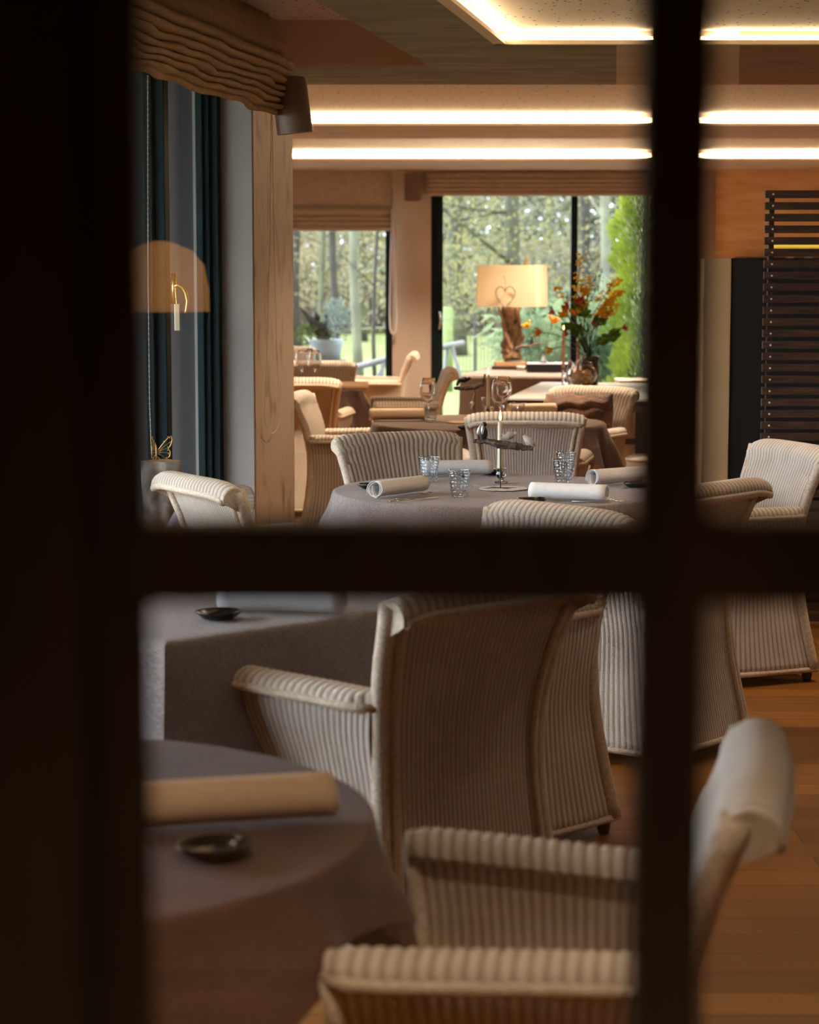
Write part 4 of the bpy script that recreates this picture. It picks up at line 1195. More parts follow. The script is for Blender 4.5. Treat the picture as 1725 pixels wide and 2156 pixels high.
# ------------------------------------------------------------------ plank table: jar of corks, candles, bouquet
TZ = .7505
jp = P(1227, 812, TZ)
jar = thing('glass_jar', 'round clear glass jar filled with corks on the plank table', 'jar', jp)
prof = [(0, 0), (.05, .001), (.075, .012), (.098, .05), (.104, .075), (.098, .105), (.075, .135), (.068, .142), (.072, .148), (.076, .15), (.073, .152), (.066, .148), (.064, .141), (.072, .133), (.094, .104), (.100, .075), (.094, .051), (.072, .016), (0, .006)]
MB().lathe(prof, 36).build('jar_body', M['thinglass'], jar, smooth=True)
MB().lathe([(0, .153), (.07, .153), (.072, .158), (.04, .176), (.014, .184), (.012, .192), (.022, .204), (.018, .214), (0, .217)], 28)  .build('lid', M['thinglass'], jar, smooth=True)
ck = None; kk = 0
for ring, (rr_, nn) in enumerate(((.030, 4), (.060, 8), (.058, 8), (.034, 5), (.05, 7), (.03, 4))):
    zz = .010 + (.012, .018, .046, .040, .076, .088)[ring] + 0
    for k in range(nn):
        a = 2 * PI * k / nn + ring
        c = Vector((jp.x + rr_ * math.cos(a), jp.y + rr_ * math.sin(a), jp.z + zz))
        rot = (rnd.uniform(.6, 2.3), 0, rnd.uniform(0, 6.28))
        if ck is None:
            M['cork'] = mat('cork', (.85, .56, .30), .85, (.66, .38, .18), 90)
            ck = MB().lathe([(.0, -.021), (.0112, -.0205), (.0115, -.018), (.0115, .018), (.0112, .0205), (0, .021)], 12).build('cork', M['cork'], smooth=True)
            o = tag(ck, 'brown bottle cork lying in the round glass jar', 'cork', 'corks in the glass jar')
        else:
            o = ck.copy(); C.objects.link(o)
        o.location = c; o.rotation_euler = rot
# candle on a twisted glass stick
cp_ = P(1186, 815, TZ)
stk = MB().lathe([(0, 0), (.035, .001), (.036, .006), (.01, .012)] + [(.0055 + .0065 * abs(math.sin(k * PI / 6)), .014 + .008 * k) for k in range(13)] + [(.016, .118), (.017, .126), (.011, .127), (.010, .118), (0, .117)], 18).build('glass_candlestick', M['glass'], smooth=True)
tag(stk, 'tall beaded glass candlestick on the plank table beside the jar', 'candlestick'); stk.location = cp_
Ycd = cp_.y
hgt = D(1186, 690, Ycd).z - TZ - .118
candle('twisted_candle', 'long wavy peach candle burning on the beaded glass candlestick', (cp_.x, cp_.y, TZ + .1185), hgt - .02, .011, M['candle_pink'], .8, True, True)
hj = D(1219, 712, jp.y).z - (jp.z + .218)
candle('taper_candle', 'short peach candle burning above the lid of the glass jar', (jp.x - .02, jp.y + .16, TZ + .10), D(1219, 712, jp.y).z - TZ - .12, .011, M['candle_pink'], .95)
hs = tag(MB().lathe([(0, 0), (.04, .001), (.04, .006), (.012, .012), (.009, .07), (.02, .085), (.02, .099), (0, .099)], 18).build('glass_candlestick', M['glass'], smooth=True), 'low glass candlestick behind the jar of corks', 'candlestick'); hs.location = (jp.x - .02, jp.y + .16, TZ)
# vase and bouquet
VY = 15.15
vz = TZ
vx = D(1243, 760, VY).x
vs_ = thing('flower_vase', 'dark slim vase behind the jar, full of tall twigs and tulips', 'vase', (vx, VY, vz))
MB().lathe([(0, 0), (.055, .001), (.06, .02), (.068, .09), (.062, .16), (.070, .20), (.064, .20), (.056, .16), (.060, .09), (0, .02)], 24).build('vase_body', mat('smoky_vase', (.03, .03, .02), .15), vs_, smooth=True)
mouth = Vector((vx, VY, vz + .17))
heads = [(1140, 700, 'orange', .03, 'orange tulip spreading low to the left of the bouquet'), (1163, 735, 'yellow', .026, 'yellow bloom low at the left of the bouquet, close to the candle'),
         (1194, 665, 'yellow', .034, 'yellow bloom near the dark window bar in the bouquet'), (1223, 640, 'pinkp', .030, 'coral bloom high in the middle of the bouquet'),
         (1196, 650, 'pinkp', .026, 'coral bloom in front of the dark window bar'), (1216, 662, 'orange', .034, 'orange bloom in the heart of the bouquet'),
         (1167, 660, 'pinkp', .022, 'small pink ball bloom at the far left of the bouquet'), (1252, 685, 'pinkp', .030, 'coral bloom right of the bouquet centre, above the lower candle'),
         (1196, 703, 'pinkp', .024, 'coral bud just above the peach candle flames'), (1311, 691, 'pinkp', .022, 'round coral bloom far out to the right of the bouquet'),
         (1268, 668, 'orange', .026, 'orange bloom on the right flank of the bouquet'), (1236, 620, 'yellow', .026, 'yellow bloom behind the highest coral one')]
for i, (px, py, mt_, r_, lb) in enumerate(heads):
    Yh = VY + rnd.uniform(-.14, .14)
    hd = D(px, py, Yh); bd = mouth.lerp(hd, .5) + Vector((0, 0, .10))
    flower('bouquet_flower', lb, mouth + Vector((rnd.uniform(-.03, .03), rnd.uniform(-.03, .03), 0)), bd, hd, M[mt_], r_, .35, 1 if i % 3 == 0 else 0, 'blooms of the tall bouquet')
def blossom_twig(label, pts, mtl, n, r, sm_=M['darkstem'], side=.03):
    t = thing('blossom_twig', label, 'twig', mouth, 0, 'twigs of the tall bouquet')
    ps = [Vector(p) - mouth for p in pts]
    MB().tube([Vector((0, 0, 0))] + ps, [.005] + [.003] * (len(ps) - 1) + [.0015], 6).build('stem', sm_, t, smooth=True)
    bm = MB()
    for k in range(n):
        f = .35 + .65 * k / n; i = min(int(f * (len(ps) - 1)), len(ps) - 2); ff = f * (len(ps) - 1) - i
        c = ps[i].lerp(ps[i + 1], ff) + Vector((rnd.uniform(-side, side), rnd.uniform(-side, side), rnd.uniform(-side, side) * .6))
        for q in range(5):
            a = q * 1.257 + k
            bm.leaf(c, Vector((math.cos(a), math.sin(a) * .6, rnd.uniform(-.2, .9))), Vector((rnd.uniform(-1, 1), -1, rnd.uniform(0, 1))).normalized(), r, r * .8)
    bm.build('blossom', mtl, t)
    return t
tw = [([(1215, 690), (1213, 640), (1216, 600), (1221, 560), (1227, 533)], 'yellow', 24, .022, 'tallest twig of golden blossoms in the bouquet'),
      ([(1230, 690), (1236, 640), (1243, 600), (1241, 582)], 'yellow', 9, .026, 'golden blossom twig just right of the tallest one'),
      ([(1240, 680), (1262, 640), (1284, 605), (1302, 590)], 'yellow', 22, .026, 'golden blossom twig arching out to the upper right'),
      ([(1245, 690), (1276, 650), (1298, 625), (1306, 612)], 'yellow', 22, .03, 'golden blossom twig ending far right beside the conifer'),
      ([(1245, 700), (1268, 670), (1290, 655), (1300, 640)], 'yellow', 16, .024, 'golden blossom twig low on the right side'),
      ([(1205, 690), (1190, 640), (1178, 610), (1175, 605)], 'yellow', 12, .024, 'golden blossom twig leaning to the left'),
      ([(1220, 700), (1228, 650), (1248, 600), (1262, 560)], 'darkstem', 14, .012, 'dark leafless twig rising right of the golden one'),
      ([(1225, 700), (1240, 640), (1260, 600), (1270, 565)], 'darkstem', 14, .012, 'dark leafless twig leaning farthest right'),
      ([(1235, 720), (1222, 700), (1205, 690), (1190, 690)], 'tulipleaf', 34, .05, 'leafy green spray at the foot of the bouquet'),
      ([(1240, 735), (1262, 725), (1285, 712), (1300, 700)], 'tulipleaf', 28, .05, 'leafy green spray reaching right at the foot of the bouquet')]
tw += [([(1240, 700), (1232, 670), (1225, 650), (1215, 640)], 'tulipleaf', 26, .05, 'leafy green twig in the middle of the bouquet'),
       ([(1245, 700), (1262, 680), (1270, 665), (1280, 655)], 'tulipleaf', 26, .05, 'leafy green twig right of the middle of the bouquet'),
       ([(1215, 700), (1222, 660), (1230, 630), (1226, 590)], 'yellow', 26, .026, 'golden blossom twig crossing the middle of the bouquet'),
       ([(1235, 700), (1256, 665), (1276, 640), (1288, 632)], 'yellow', 26, .030, 'golden blossom twig in the right middle of the bouquet')]
for pts, mt_, n_, r_, lb in tw:
    Yh = VY + rnd.uniform(-.1, .1)
    blossom_twig(lb, [D(x, y, Yh) for x, y in pts], M[mt_], int(n_ * 1.5), r_ * .72)
ob = thing('bird_figurine', 'pale glazed bird figurine standing left of the jar of corks', 'figurine', (D(1200, 770, 15.2).x, 15.2, TZ), 1.2)
MB().ball((0, 0, .07), (.030, .026, .068), 14, 10).build('body', M['bird'], ob, smooth=True); MB().ball((.012, 0, .15), (.02, .018, .02), 12, 8).build('head', M['bird'], ob, smooth=True)

# ------------------------------------------------------------------ cushion, stump, butterfly, small things
cu = thing('fur_cushion', 'brown furry cushion in rows leaning on the backrest of a wicker armchair', 'cushion', (0, 0, 0))
cc_ = Vector((.885, 12.05, 0)); fd = Vector((-.55, -.83, 0)).normalized(); sdv = Vector((-fd.y, fd.x, 0))
def cf_(sg):
    def fn(u, v):
        a = 2 * u - 1; b = 2 * v - 1
        th = .07 * max(0, (1 - a ** 6)) ** .5 * max(0, (1 - b ** 6)) ** .5 * (1 + .16 * math.sin(v * 2 * PI * 6))
        z = .475 + .195 + b * .180 + .012 * a
        back = -.165 - (z - .47) * .14
        return cc_ + fd * (back + .07 + sg * th) + sdv * (a * .228 * (1 - .05 * b * b)) + Vector((0, 0, z + .008 * math.sin(a * 9 + b * 4)))
    return fn
mb = MB(); mb.grid(cf_(1), 30, 48); mb.grid(cf_(-1), 30, 12, flip=True)
mb.build('cushion_cover', M['fur'], cu, smooth=True)
cu.location = (0, 0, 0)

stx = D(338, 970, 8.05)
st = thing('tree_stump', 'tall bark-covered tree stump with a pale cut top by the green window frame', 'stump', (stx.x + .004, 8.05, 0))
rs_ = random.Random(3); ph = [rs_.uniform(0, 6) for _ in range(6)]
hz = stx.z
def stf(u, v):
    a = 2 * PI * u; z = hz * v
    r = .068 * (1 + .12 * math.sin(3 * a + ph[0] + z * 2) + .06 * math.sin(7 * a + ph[1] + z * 9) + .07 * math.sin(z * 17 + 2 * a) + .25 * (1 - v) ** 3)
    return Vector((r * math.cos(a), r * math.sin(a), z))
MB().grid(stf, 48, 50).build('bark', M['bark'], st, smooth=True)
MB().add([(0, 0, hz - .001)] + [stf(k / 48, 1) * 1 for k in range(48)], [(0, 1 + k, 1 + (k + 1) % 48) for k in range(48)]).build('cut_top', M['cutwood'], st)
bf = thing('butterfly_ornament', 'gold wire butterfly ornament perched on top of the tree stump', 'ornament', (stx.x - .012, 8.03, hz + .001))
for sgn, nm in ((1, 'wing'), (-1, 'wing')):
    wg = MB()
    def W(a, s_): return Vector((sgn * a[0] * (1 if sgn > 0 else .35), -.02 * abs(a[0]) * 10 * .1, a[1]))
    outer = [(0, .03), (.02, .06), (.045, .088), (.056, .095), (.060, .08), (.054, .06), (.044, .046), (.052, .035), (.050, .018), (.035, .006), (.015, .004), (0, .02)]
    wg.tube([W(a, 1) for a in outer], .0022, 6)
    for e in ((.045, .088), (.058, .075), (.048, .05), (.05, .03), (.035, .008)):
        wg.tube([W((0, .028), 1), W((e[0] * .5, (.028 + e[1]) / 2 + .004), 1), W(e, 1)], .0012, 5)
    for k in range(len(outer) - 1):
        wg.ball(W(((outer[k][0] + outer[k + 1][0]) / 2 * .88, (outer[k][1] + outer[k + 1][1]) / 2), 1), .0028, 6, 4)
    wg.build(nm, M['gold'], bf, smooth=True)
MB().tube([(0, -.004, .0), (0, -.004, .02), (0, -.004, .05), (-.004, -.004, .07)], [.002, .004, .003, .001], 8).build('body', M['gold'], bf, smooth=True)
wh = thing('wooden_heart', 'rounded pale plank heart leaning against the foot of the grey reveal', 'ornament', (0, 0, 0))
hp_ = [(512, 1022), (528, 1027), (537, 1045), (536, 1070), (527, 1100), (512, 1125), (500, 1135), (488, 1110), (484, 1070), (488, 1035), (498, 1022)]
wd = MB()
fa = [D(x, y, 9.35) for x, y in hp_]
wd.add(fa + [p + Vector((0, .03, 0)) for p in fa], [tuple(range(11))[::-1], tuple(range(11, 22))] + [(k, (k + 1) % 11, 11 + (k + 1) % 11, 11 + k) for k in range(11)])
wd.build('plank_board', mat('weathered_plank', (.46, .36, .26), .8, (.22, .15, .1), 12, stretch=(1, 1, 9)), wh, bevel=.004)
pd = thing('log_stand', 'short log standing under the wooden heart by the pillar foot', 'stump', (D(510, 1100, 9.37).x, 9.37, 0))
MB().lathe([(.10, 0), (.095, .2), (.10, D(505, 1137, 9.35).z), (0, D(505, 1137, 9.35).z)], 20).build('bark', M['bark'], pd, smooth=True)
cs = tag(MB().box((0, 0, .17), (.30, .08, .32)).build('throw_cushion', mat('mauve_fabric', (.17, .15, .19), .9, bump=.2, bscale=200), bevel=.035, seg=4), 'mauve-grey cushion showing behind the white wicker chair by the stump', 'cushion')
cs.location = (D(362, 1100, 7.7).x, 7.72, .36); cs.rotation_euler = (.1, .5, .3)
bn = tag(MB().box((0, 0, .18), (.34, .30, .355)).build('low_stool', M['darkwood'], bevel=.01), 'dark low stool carrying the mauve cushion by the tall window', 'stool'); bn.location = (D(362, 1100, 7.7).x + .10, 7.72, 0)

# slatted screen
sl = thing('slatted_screen', 'tall dark screen of horizontal timber slats with screw heads', 'screen', (0, 0, 0))
x0 = D(1606, 700, 9.2).x; ztop = D(1606, 400, 9.2).z
k = 0; zc = ztop - .018
while zc > .04:
    MB().box((x0 + .55, 9.2, zc), (1.10, .024, .0325)).build('slat', M['slat'], sl, bevel=.002)
    zc -= .0493; k += 1
for xx in (.033, 1.06):
    MB().box((x0 + xx, 9.228, ztop / 2 - .01), (.022, .03, ztop - .04)).build('post', M['slat'], sl)
scr = MB()
zc = ztop - .018
while zc > .04:
    scr.tube([(x0 + .033, 9.186, zc), (x0 + .033, 9.1885, zc)], .0042, 8); zc -= .0493
so = scr.build('screw_head', M['chain'], sl); so['kind'] = 'stuff'

# far right: lit shelf things above the black wall, cabinet and pot below the window
sf_ = tag(MB().box((3.9, FW - .12, 1.63), (1.5, .2, .05)).build('wall_shelf', M['black'], bevel=.003), 'black shelf ledge behind the slatted screen', 'shelf')
ls = tag(MB().box((3.95, FW - .06, 1.80), (1.0, .02, .05)).build('shelf_light', emit_mat('yellow_shelf_light', (1, .62, .08), .9)), 'thin yellow light bar glowing behind the slats', 'lamp')
for i, x_ in enumerate((3.60, 3.78)):
    tag(MB().lathe([(.03, 0), (.045, .05), (.048, .1), (.03, .11), (0, .112)], 16, (x_, FW - .13, 1.656)).build('white_jar', M['whitepot'], smooth=True),
        ('left' if i == 0 else 'right') + ' one of two small white jars on the black ledge behind the slats', 'jar')
PX0 = D(1537, 800, 9.7).x; PZ = D(1600, 544, 9.7).z
dp = thing('bar_partition', 'black chest-high partition below the pine panel, left of the slatted screen', 'partition', (0, 0, 0))
MB().box(((PX0 + 4.4) / 2, 9.76, PZ / 2), (4.4 - PX0, .10, PZ)).build('panel', M['black'], dp)
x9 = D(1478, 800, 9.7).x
o = MB().box(((PX0 + x9) / 2, 9.76, PZ / 2), (PX0 - x9, .12, PZ)).build('reflection_post', mat('beige_reflection_tone', (.66, .42, .20), .75, (.58, .36, .17), 4), dp, bevel=.004)  # added post, its colour imitates a beige reflection in the door glass
o['label'] = 'beige post standing in for a reflection in the door glass'
cb = thing('reed_cabinet', 'low cabinet with dark rails and a beige reed front right of the cushioned chair', 'cabinet', (D(1378, 880, 15.8).x, 16.35, 0))
MB().box((0, 0, .37), (.46, .40, .72)).build('body', M['plaster'], cb, bevel=.004)
MB().box((0, -.205, .42), (.46, .02, .26)).build('reed_panel', mat('reed_panel', (.58, .47, .30), .8, (.34, .26, .15), 30, stretch=(1, 1, .12)), cb)
for zz in (.575, .27): MB().box((0, -.215, zz), (.48, .03, .045)).build('rail', M['darkwood'], cb)
wp = thing('lidded_pot', 'round white glazed pot with a lid on the floor beside the cushioned chair', 'pot', (D(1352, 960, 13.6).x + .02, 13.6, 0))
MB().lathe([(.10, 0), (.12, .03), (.135, .12), (.13, .26), (.115, .33), (.12, .345), (0, .345)], 28).build('pot_body', M['whitepot'], wp, smooth=True)
MB().lathe([(.122, .346), (.124, .362), (.08, .385), (.02, .392), (0, .392)], 28).build('lid', M['whitepot'], wp, smooth=True)

# ================================================================== THE GARDEN BEHIND THE GLASS
G0 = -.12
M['grass'] = mat('lawn_green', (.12, .15, .035), .9, (.15, .175, .05), 1.2, bump=.6, bscale=30)
M['deck'] = mat('terrace_stone', (.13, .13, .12), .8, (.17, .16, .155), 2)
M['bark1'] = mat('mossy_bark', (.10, .115, .055), .9, (.05, .045, .035), 2, bump=.8, bscale=14)
M['bark2'] = mat('dark_bark', (.025, .024, .02), .9, (.045, .042, .035), 3, bump=.8, bscale=14)
M['bark3'] = mat('pale_bark', (.17, .18, .12), .9, (.09, .09, .07), 2, bump=.8, bscale=14)
M['rail'] = mat('weathered_rail', (.22, .22, .22), .8, (.17, .17, .165), 5)
L_yel = leaf_mat('yellow_leaves', (.19, .185, .085), (.28, .24, .09))
L_grn = leaf_mat('haze_grey_leaves', (.135, .145, .10), (.215, .215, .15))  # pale grey of distance haze put into the leaf colour
L_brn = leaf_mat('brownish_leaves', (.17, .14, .10), (.25, .205, .125))
L_con = leaf_mat('conifer_leaves', (.27, .32, .03), (.12, .18, .015))
L_bam = leaf_mat('pale_bamboo_leaves', (.05, .10, .045), (.33, .40, .22))
L_sil = leaf_mat('silver_leaves', (0.144, 0.192, 0.163), (0.250, 0.298, 0.259))
struct('ground', MB().box((6, 70, G0 - .05), (180, 98.3, .1)).box((-46, 5, G0 - .05), (83, 40, .1)), M['grass'])
struct('terrace', rect(MB(), -8, 9, 20.8, 24.5, G0, G0 + .02), M['deck'])

def tree(name, label, x, y, h, r, bmat, leaves, nl, ls, crown, seed, lean=0, group='trees beyond the lawn', branches=9, z0=1.0):
    """crown = (radius x, radius y, lowest z, highest z)"""
    t = thing(name, label, 'tree', (x, y, G0), 0, group)
    rr = random.Random(seed)
    pts = [Vector((lean * k / 10 * h + .04 * h * .1 * math.sin(k * 1.3 + seed), .1 * math.sin(k + seed), h * k / 10)) for k in range(11)]
    MB().tube(pts, [r * (1.25 - .09 * k) if k else r * 1.5 for k in range(11)], 9).build('trunk', bmat, t, smooth=True)
    bm = MB(); tips = []
    for k in range(branches):
        f = z0 / h + (1 - z0 / h) * k / branches; i = min(int(f * 10), 9); p = pts[i].lerp(pts[i + 1], f * 10 - i)
        a = rr.uniform(0, 2 * PI); L = rr.uniform(.5, 1) * crown[0]
        d = Vector((math.cos(a), math.sin(a), rr.uniform(.1, .8)))
        q1 = p + d * L * .5 + Vector((0, 0, rr.uniform(-.1, .2))); q2 = p + d * L
        bm.tube([p, q1, q2], [r * .32, r * .2, r * .06], 5)
        for m_ in range(3):
            e = q1.lerp(q2, rr.random()); d2_ = Vector((rr.uniform(-1, 1), rr.uniform(-1, 1), rr.uniform(-.2, 1)))
            bm.tube([e, e + d2_ * L * .4], [r * .12, r * .03], 4); tips.append(e + d2_ * L * .4)
        tips.append(q2)
    bm.build('branches', bmat, t, smooth=True)
    if nl:
        lm2 = MB()
        for k in range(nl):
            if tips and rr.random() < .5:
                b0 = rr.choice(tips); c = b0 + Vector((rr.gauss(0, .5), rr.gauss(0, .5), rr.gauss(0, .4)))
            else:
                a = rr.uniform(0, 2 * PI); q = rr.random() ** .5
                c = Vector((crown[0] * q * math.cos(a) + lean * h * .5, crown[1] * q * math.sin(a), rr.uniform(crown[2], crown[3])))
            n_ = Vector((rr.gauss(0, 1), rr.gauss(0, 1), rr.gauss(0, 1))).normalized()
            lm2.leaf(c, Vector((rr.gauss(0, 1), rr.gauss(0, 1), rr.gauss(0, 1))), n_, ls, ls * .7)
        lm2.build('foliage', leaves, t)
    return t
def tx(px, Y): return (px - 862.5) / F * Y
spec = [
    ('bare_tree', 'dark straight trunk standing left in the far left window', 703, 31, 9, .05, M['bark2'], None, 0, 0, (1.6, 1.6, 2, 6), 1, .004),
    ('bare_tree', 'thick mossy pale trunk in the middle of the far left window', 752, 29, 9, .055, M['bark3'], None, 0, 0, (1.8, 1.8, 2, 6), 2, -.006),
    ('bare_tree', 'thin dark trunk near the right edge of the far left window', 790, 27, 8, .022, M['bark2'], None, 0, 0, (1.5, 1.5, 1, 6), 3, .012),
    ('bare_tree', 'thin mossy trunk between the two thick ones in the far left window', 681, 37, 9, .045, M['bark1'], None, 0, 0, (1.5, 1.5, 1, 6), 4, -.01),
    ('bare_tree', 'slanting pale trunk behind the bouquet in the sliding window', 1272, 33, 10, .07, M['bark3'], None, 0, 0, (1.8, 1.8, 3, 7), 5, -.012),
    ('bare_tree', 'dim trunk behind the flowers left of the slanting pale one', 1228, 40, 11, .09, M['bark2'], None, 0, 0, (2, 2, 3, 7), 6, .004),
    ('leafy_tree', 'yellow-green airy tree filling the middle of the sliding window', 1080, 38, 9, .13, M['bark1'], L_yel, 7500, .075, (3.0, 1.8, .9, 5.2), 7, 0),
    ('leafy_tree', 'grey-green airy tree at the left of the sliding window', 960, 43, 9, .15, M['bark1'], L_grn, 7500, .08, (3.0, 2.0, .6, 5.4), 8, 0),
    ('leafy_tree', 'golden autumn tree glowing at the left of the far left window', 622, 46, 8, .12, M['bark2'], L_brn, 5000, .09, (2.4, 2.0, .9, 5), 9, 0),
    ('leafy_tree', 'yellowing tree behind the trunks of the far left window', 760, 52, 9, .14, M['bark1'], L_yel, 6000, .095, (3.4, 2.0, 1.0, 5.6), 10, 0),
    ('leafy_tree', 'grey-green tree beyond the slanting trunk in the sliding window', 1215, 50, 9, .15, M['bark1'], L_grn, 6000, .095, (3.2, 2.0, .3, 5.6), 11, 0),
    ('leafy_tree', 'olive tree far off behind the wall between the windows', 870, 56, 9, .15, M['bark1'], L_yel, 5000, .10, (3.4, 2, .8, 6), 12, 0),
]
for (nm, lb, px, Y, h, r, bm_, lv, nl, ls, cr_n, sd_, ln) in spec:
    tree(nm, lb, tx(px, Y), Y, h, r, bm_, lv, nl, ls, cr_n, sd_, ln, branches=12 if nl == 0 else 9, z0=.9)
# belts of wood beyond: one dense hedge-like thicket, uncountable
def thicket(label, x0, x1, y, dy, z1, n, ls, mtl, seed):
    rr = random.Random(seed); mb = MB()
    for k in range(n):
        z = z1 * rr.random() ** 1.15
        c = Vector((rr.uniform(x0, x1), y + rr.uniform(-dy, dy), G0 + .1 + z))
        mb.leaf(c, Vector((rr.gauss(0, 1), rr.gauss(0, 1), rr.gauss(0, 1))), Vector((rr.gauss(0, 1), rr.gauss(0, 1), rr.gauss(0, 1))).normalized(), ls * rr.uniform(.6, 1.4), ls * .7)
    return tag(mb.build('thicket', mtl), label, 'thicket', None, 'stuff')
thicket('brown-grey belt of bushes along the far side of the lawn', -8, 12, 60, 1.5, 2.4, 18000, .19, L_brn, 71)
thicket('tall grey-green wall of woodland behind the bushes', -9, 14, 66, 2.0, 6.9, 42000, .27, L_grn, 72)
trunks = None
for k in range(14):
    x = -6 + k * 1.25 + rnd.uniform(-.5, .5); Y = 57 + rnd.uniform(-3, 5)
    if trunks is None:
        trunks = thing('distant_trunk', 'slim distant trunk standing in the belt of bushes', 'tree', (x, Y, G0), 0, 'slim trunks in the woodland')
        MB().tube([(0, 0, 0), (.1, 0, 3), (.05, 0, 7), (.2, 0, 9)], [.12, .10, .08, .05], 7).build('trunk', M['bark1'], trunks, smooth=True)
        MB().tube([(.1, 0, 3), (.8, 0, 4.5), (1.2, 0, 6)], [.05, .03, .01], 5).tube([(.07, 0, 4), (-.6, 0, 5.2)], [.04, .01], 5).build('branches', M['bark1'], trunks, smooth=True)
    else: dup(trunks, (x, Y, G0), rnd.uniform(0, 6), trunks['label'], trunks['group'])

# conifer close outside, bamboo clump
def conifer(label, x, y, h, rad, seed, n=9000):
    t = thing('conifer', label, 'tree', (x, y, G0)); rr = random.Random(seed)
    MB().tube([(0, 0, 0), (0, 0, h)], [.06, .02], 8).build('trunk', M['bark2'], t)
    mb = MB()
    for k in range(n):
        z = h * rr.random(); a = rr.uniform(0, 2 * PI); R_ = rad * (1 + .18 * math.sin(z * 7 + 2 * a) + .12 * math.sin(z * 17 + a * 3)) * (1 - .4 * z / h)
        q = R_ * (.55 + .45 * rr.random()); d = Vector((math.cos(a), math.sin(a), .9 + rr.gauss(0, .3)))
        mb.leaf((q * math.cos(a), q * math.sin(a), z), d, Vector((-math.sin(a), math.cos(a), rr.gauss(0, .4))), .085, .022)
    mb.build('foliage', L_con, t)
    return t
conifer('bright yellow-green conifer close outside the right of the sliding window', tx(1358, 23.2), 23.2, 3.8, .42, 81)
bb = thing('bamboo_clump', 'dense clump of pale drooping bamboo leaves behind the bouquet', 'bamboo', (tx(1240, 24.2), 24.2, G0)); rr = random.Random(91)
cm = MB(); lv = MB()
for k in range(60):
    a = rr.uniform(-1, 1); x = .62 * a; y = rr.uniform(-.4, .4); h = rr.uniform(.9, 1.75) * (1 - .28 * a * a) 
    tip = Vector((x * 1.9 + rr.uniform(-.1, .1), y, h)); b = Vector((x, y, 0))
    cm.tube([b, b.lerp(tip, .6) + Vector((0, 0, .1)), tip], [.008, .006, .003], 5)
    for m_ in range(44):
        f = rr.uniform(.12, 1); c = b.lerp(tip, f) + Vector((rr.gauss(0, .07), rr.gauss(0, .07), .1 * f * (1 - f) * 4 + rr.gauss(0, .05)))
        lv.leaf(c, Vector((rr.gauss(.0, .5) + a * .5, rr.gauss(0, .5), rr.uniform(-1.0, .25))), Vector((rr.gauss(0, .3), -1, .4 + rr.gauss(0, .2))).normalized(), rr.uniform(.15, .28), .034)
cm.build('canes', M['stem'], bb, smooth=True); lv.build('foliage', L_bam, bb)
# hand rail, posts, wire fence
rl = thing('garden_handrail', 'weathered grey handrail on slanting supports across both far windows', 'handrail', (0, 0, 0))
RY = 24.0
a0, a1, a2 = D(735, 777, RY), D(832, 752, RY), D(975, 722, RY + 1)
MB().tube([D(640, 800, RY - .5), a0, a1, a2], .035, 10).build('rail', M['rail'], rl, smooth=True)
for (xa, ya, xb_, yb_, Yq) in ((745, 780, 770, 860, RY), (806, 760, 800, 870, RY), (815, 757, 760, 860, RY), (941, 735, 930, 850, RY + .8), (952, 730, 985, 850, RY + .8)):
    MB().tube([D(xa, ya, Yq), D(xb_, yb_, Yq)], .022, 8).build('support', M['rail'], rl, smooth=True)
gp = tag(MB().tube([(tx(943, 30), 30, G0), (tx(943, 30), 30, D(943, 646, 30).z)], .075, 10).build('garden_post', mat('lichen_post', (.14, .19, .06), .8, (.18, .23, .09), 3), smooth=True), 'stout lichen-green post on the lawn at the left of the sliding window', 'post')
wf = thing('wire_fence', 'thin dark wire fence low across the lawn behind the lamp table', 'fence', (0, 0, 0))
wv = MB()
for k in range(60):
    x = tx(960, 27) + k * .045; wv.tube([(x, 27, G0), (x, 27, .78)], .003, 4)
wv.build('mesh_panel', M['iron'], wf)
for k in range(3): MB().tube([(tx(1000, 27) + k * .9, 27, G0), (tx(1000, 27) + k * .9, 27, 1.0)], .022, 6).build('post', M['iron'], wf)
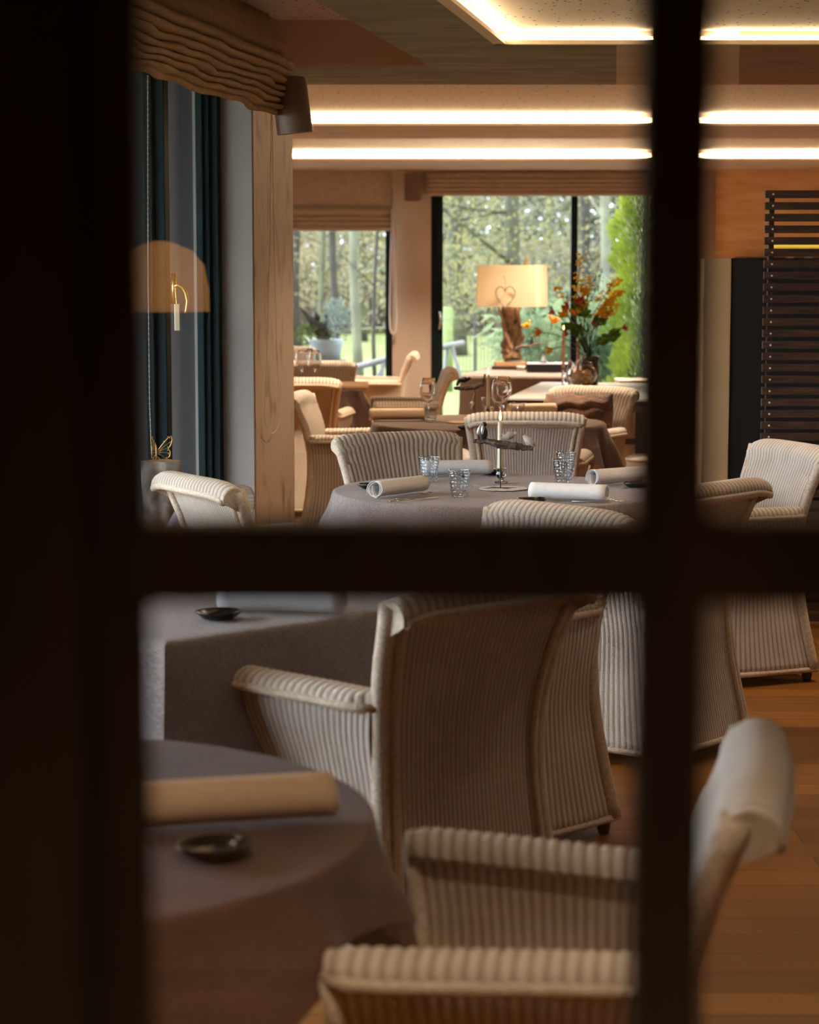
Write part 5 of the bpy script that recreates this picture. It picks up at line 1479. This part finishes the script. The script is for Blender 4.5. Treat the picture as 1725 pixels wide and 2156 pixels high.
MB().tube([(tx(960, 27), 27, .76), (tx(960, 27) + 2.7, 27, .76)], .008, 5).tube([(tx(960, 27), 27, .3), (tx(960, 27) + 2.7, 27, .3)], .006, 5).build('wire', M['iron'], wf)

# zinc planter outside the left window, on a stone stack
py_ = 21.4
pz = D(690, 757, py_).z
sk = thing('stone_pedestal', 'low dark wicker-like pedestal outside under the zinc pot', 'pedestal', (tx(690, py_), py_, G0 + .02))
MB().lathe([(.17, 0), (.16, pz - G0 - .10), (.20, pz - G0 - .07), (.19, pz - G0 - .02), (0, pz - G0 - .02)], 24).build('block', M['deck'], sk, smooth=False)
zp = thing('planter_pot', 'pale blue-grey zinc pot planted with silvery and dark foliage', 'plant pot', (tx(687, py_), py_, pz + .001))
MB().lathe([(.13, 0), (.165, .15), (.18, .20), (.165, .20), (.15, .17), (0, .17)], 28).build('pot_body', M['pot'], zp, smooth=True)
rr = random.Random(51)
def shrub(name, c, r, n, ls, mtl):
    mb = MB(); 
    for k in range(n):
        d = Vector((rr.gauss(0, 1), rr.gauss(0, 1), rr.gauss(0, 1))).normalized()
        p_ = Vector(c) + Vector((d.x * r[0], d.y * r[1], d.z * r[2])) * rr.random() ** .5
        mb.leaf(p_, d + Vector((0, 0, .6)), Vector((rr.gauss(0, 1), -1, rr.gauss(0, 1))).normalized(), ls, ls * .42)
    mb.build(name, mtl, zp)
shrub('silver_foliage', (.10, 0, .38), (.13, .10, .22), 420, .05, L_sil)
shrub('dark_foliage', (-.12, -.03, .24), (.17, .1, .10), 420, .05, leaf_mat('dark_herb', (.06, .10, .03), (.12, .16, .06)))
dw = MB(); g = lambda px, py: D(px, py, py_ - .03) - Vector(zp.location)
dw.tube([g(690, 735), g(680, 705), g(672, 690), g(655, 675), g(642, 658), g(632, 647)], [.03, .065, .07, .04, .022, .012], 9)
dw.tube([g(665, 685), g(668, 668), g(664, 654)], [.03, .035, .008], 8); dw.tube([g(678, 692), g(690, 675), g(684, 660)], [.03, .018, .008], 8)
dw.build('twisted_root', M['bark2'], zp, smooth=True)
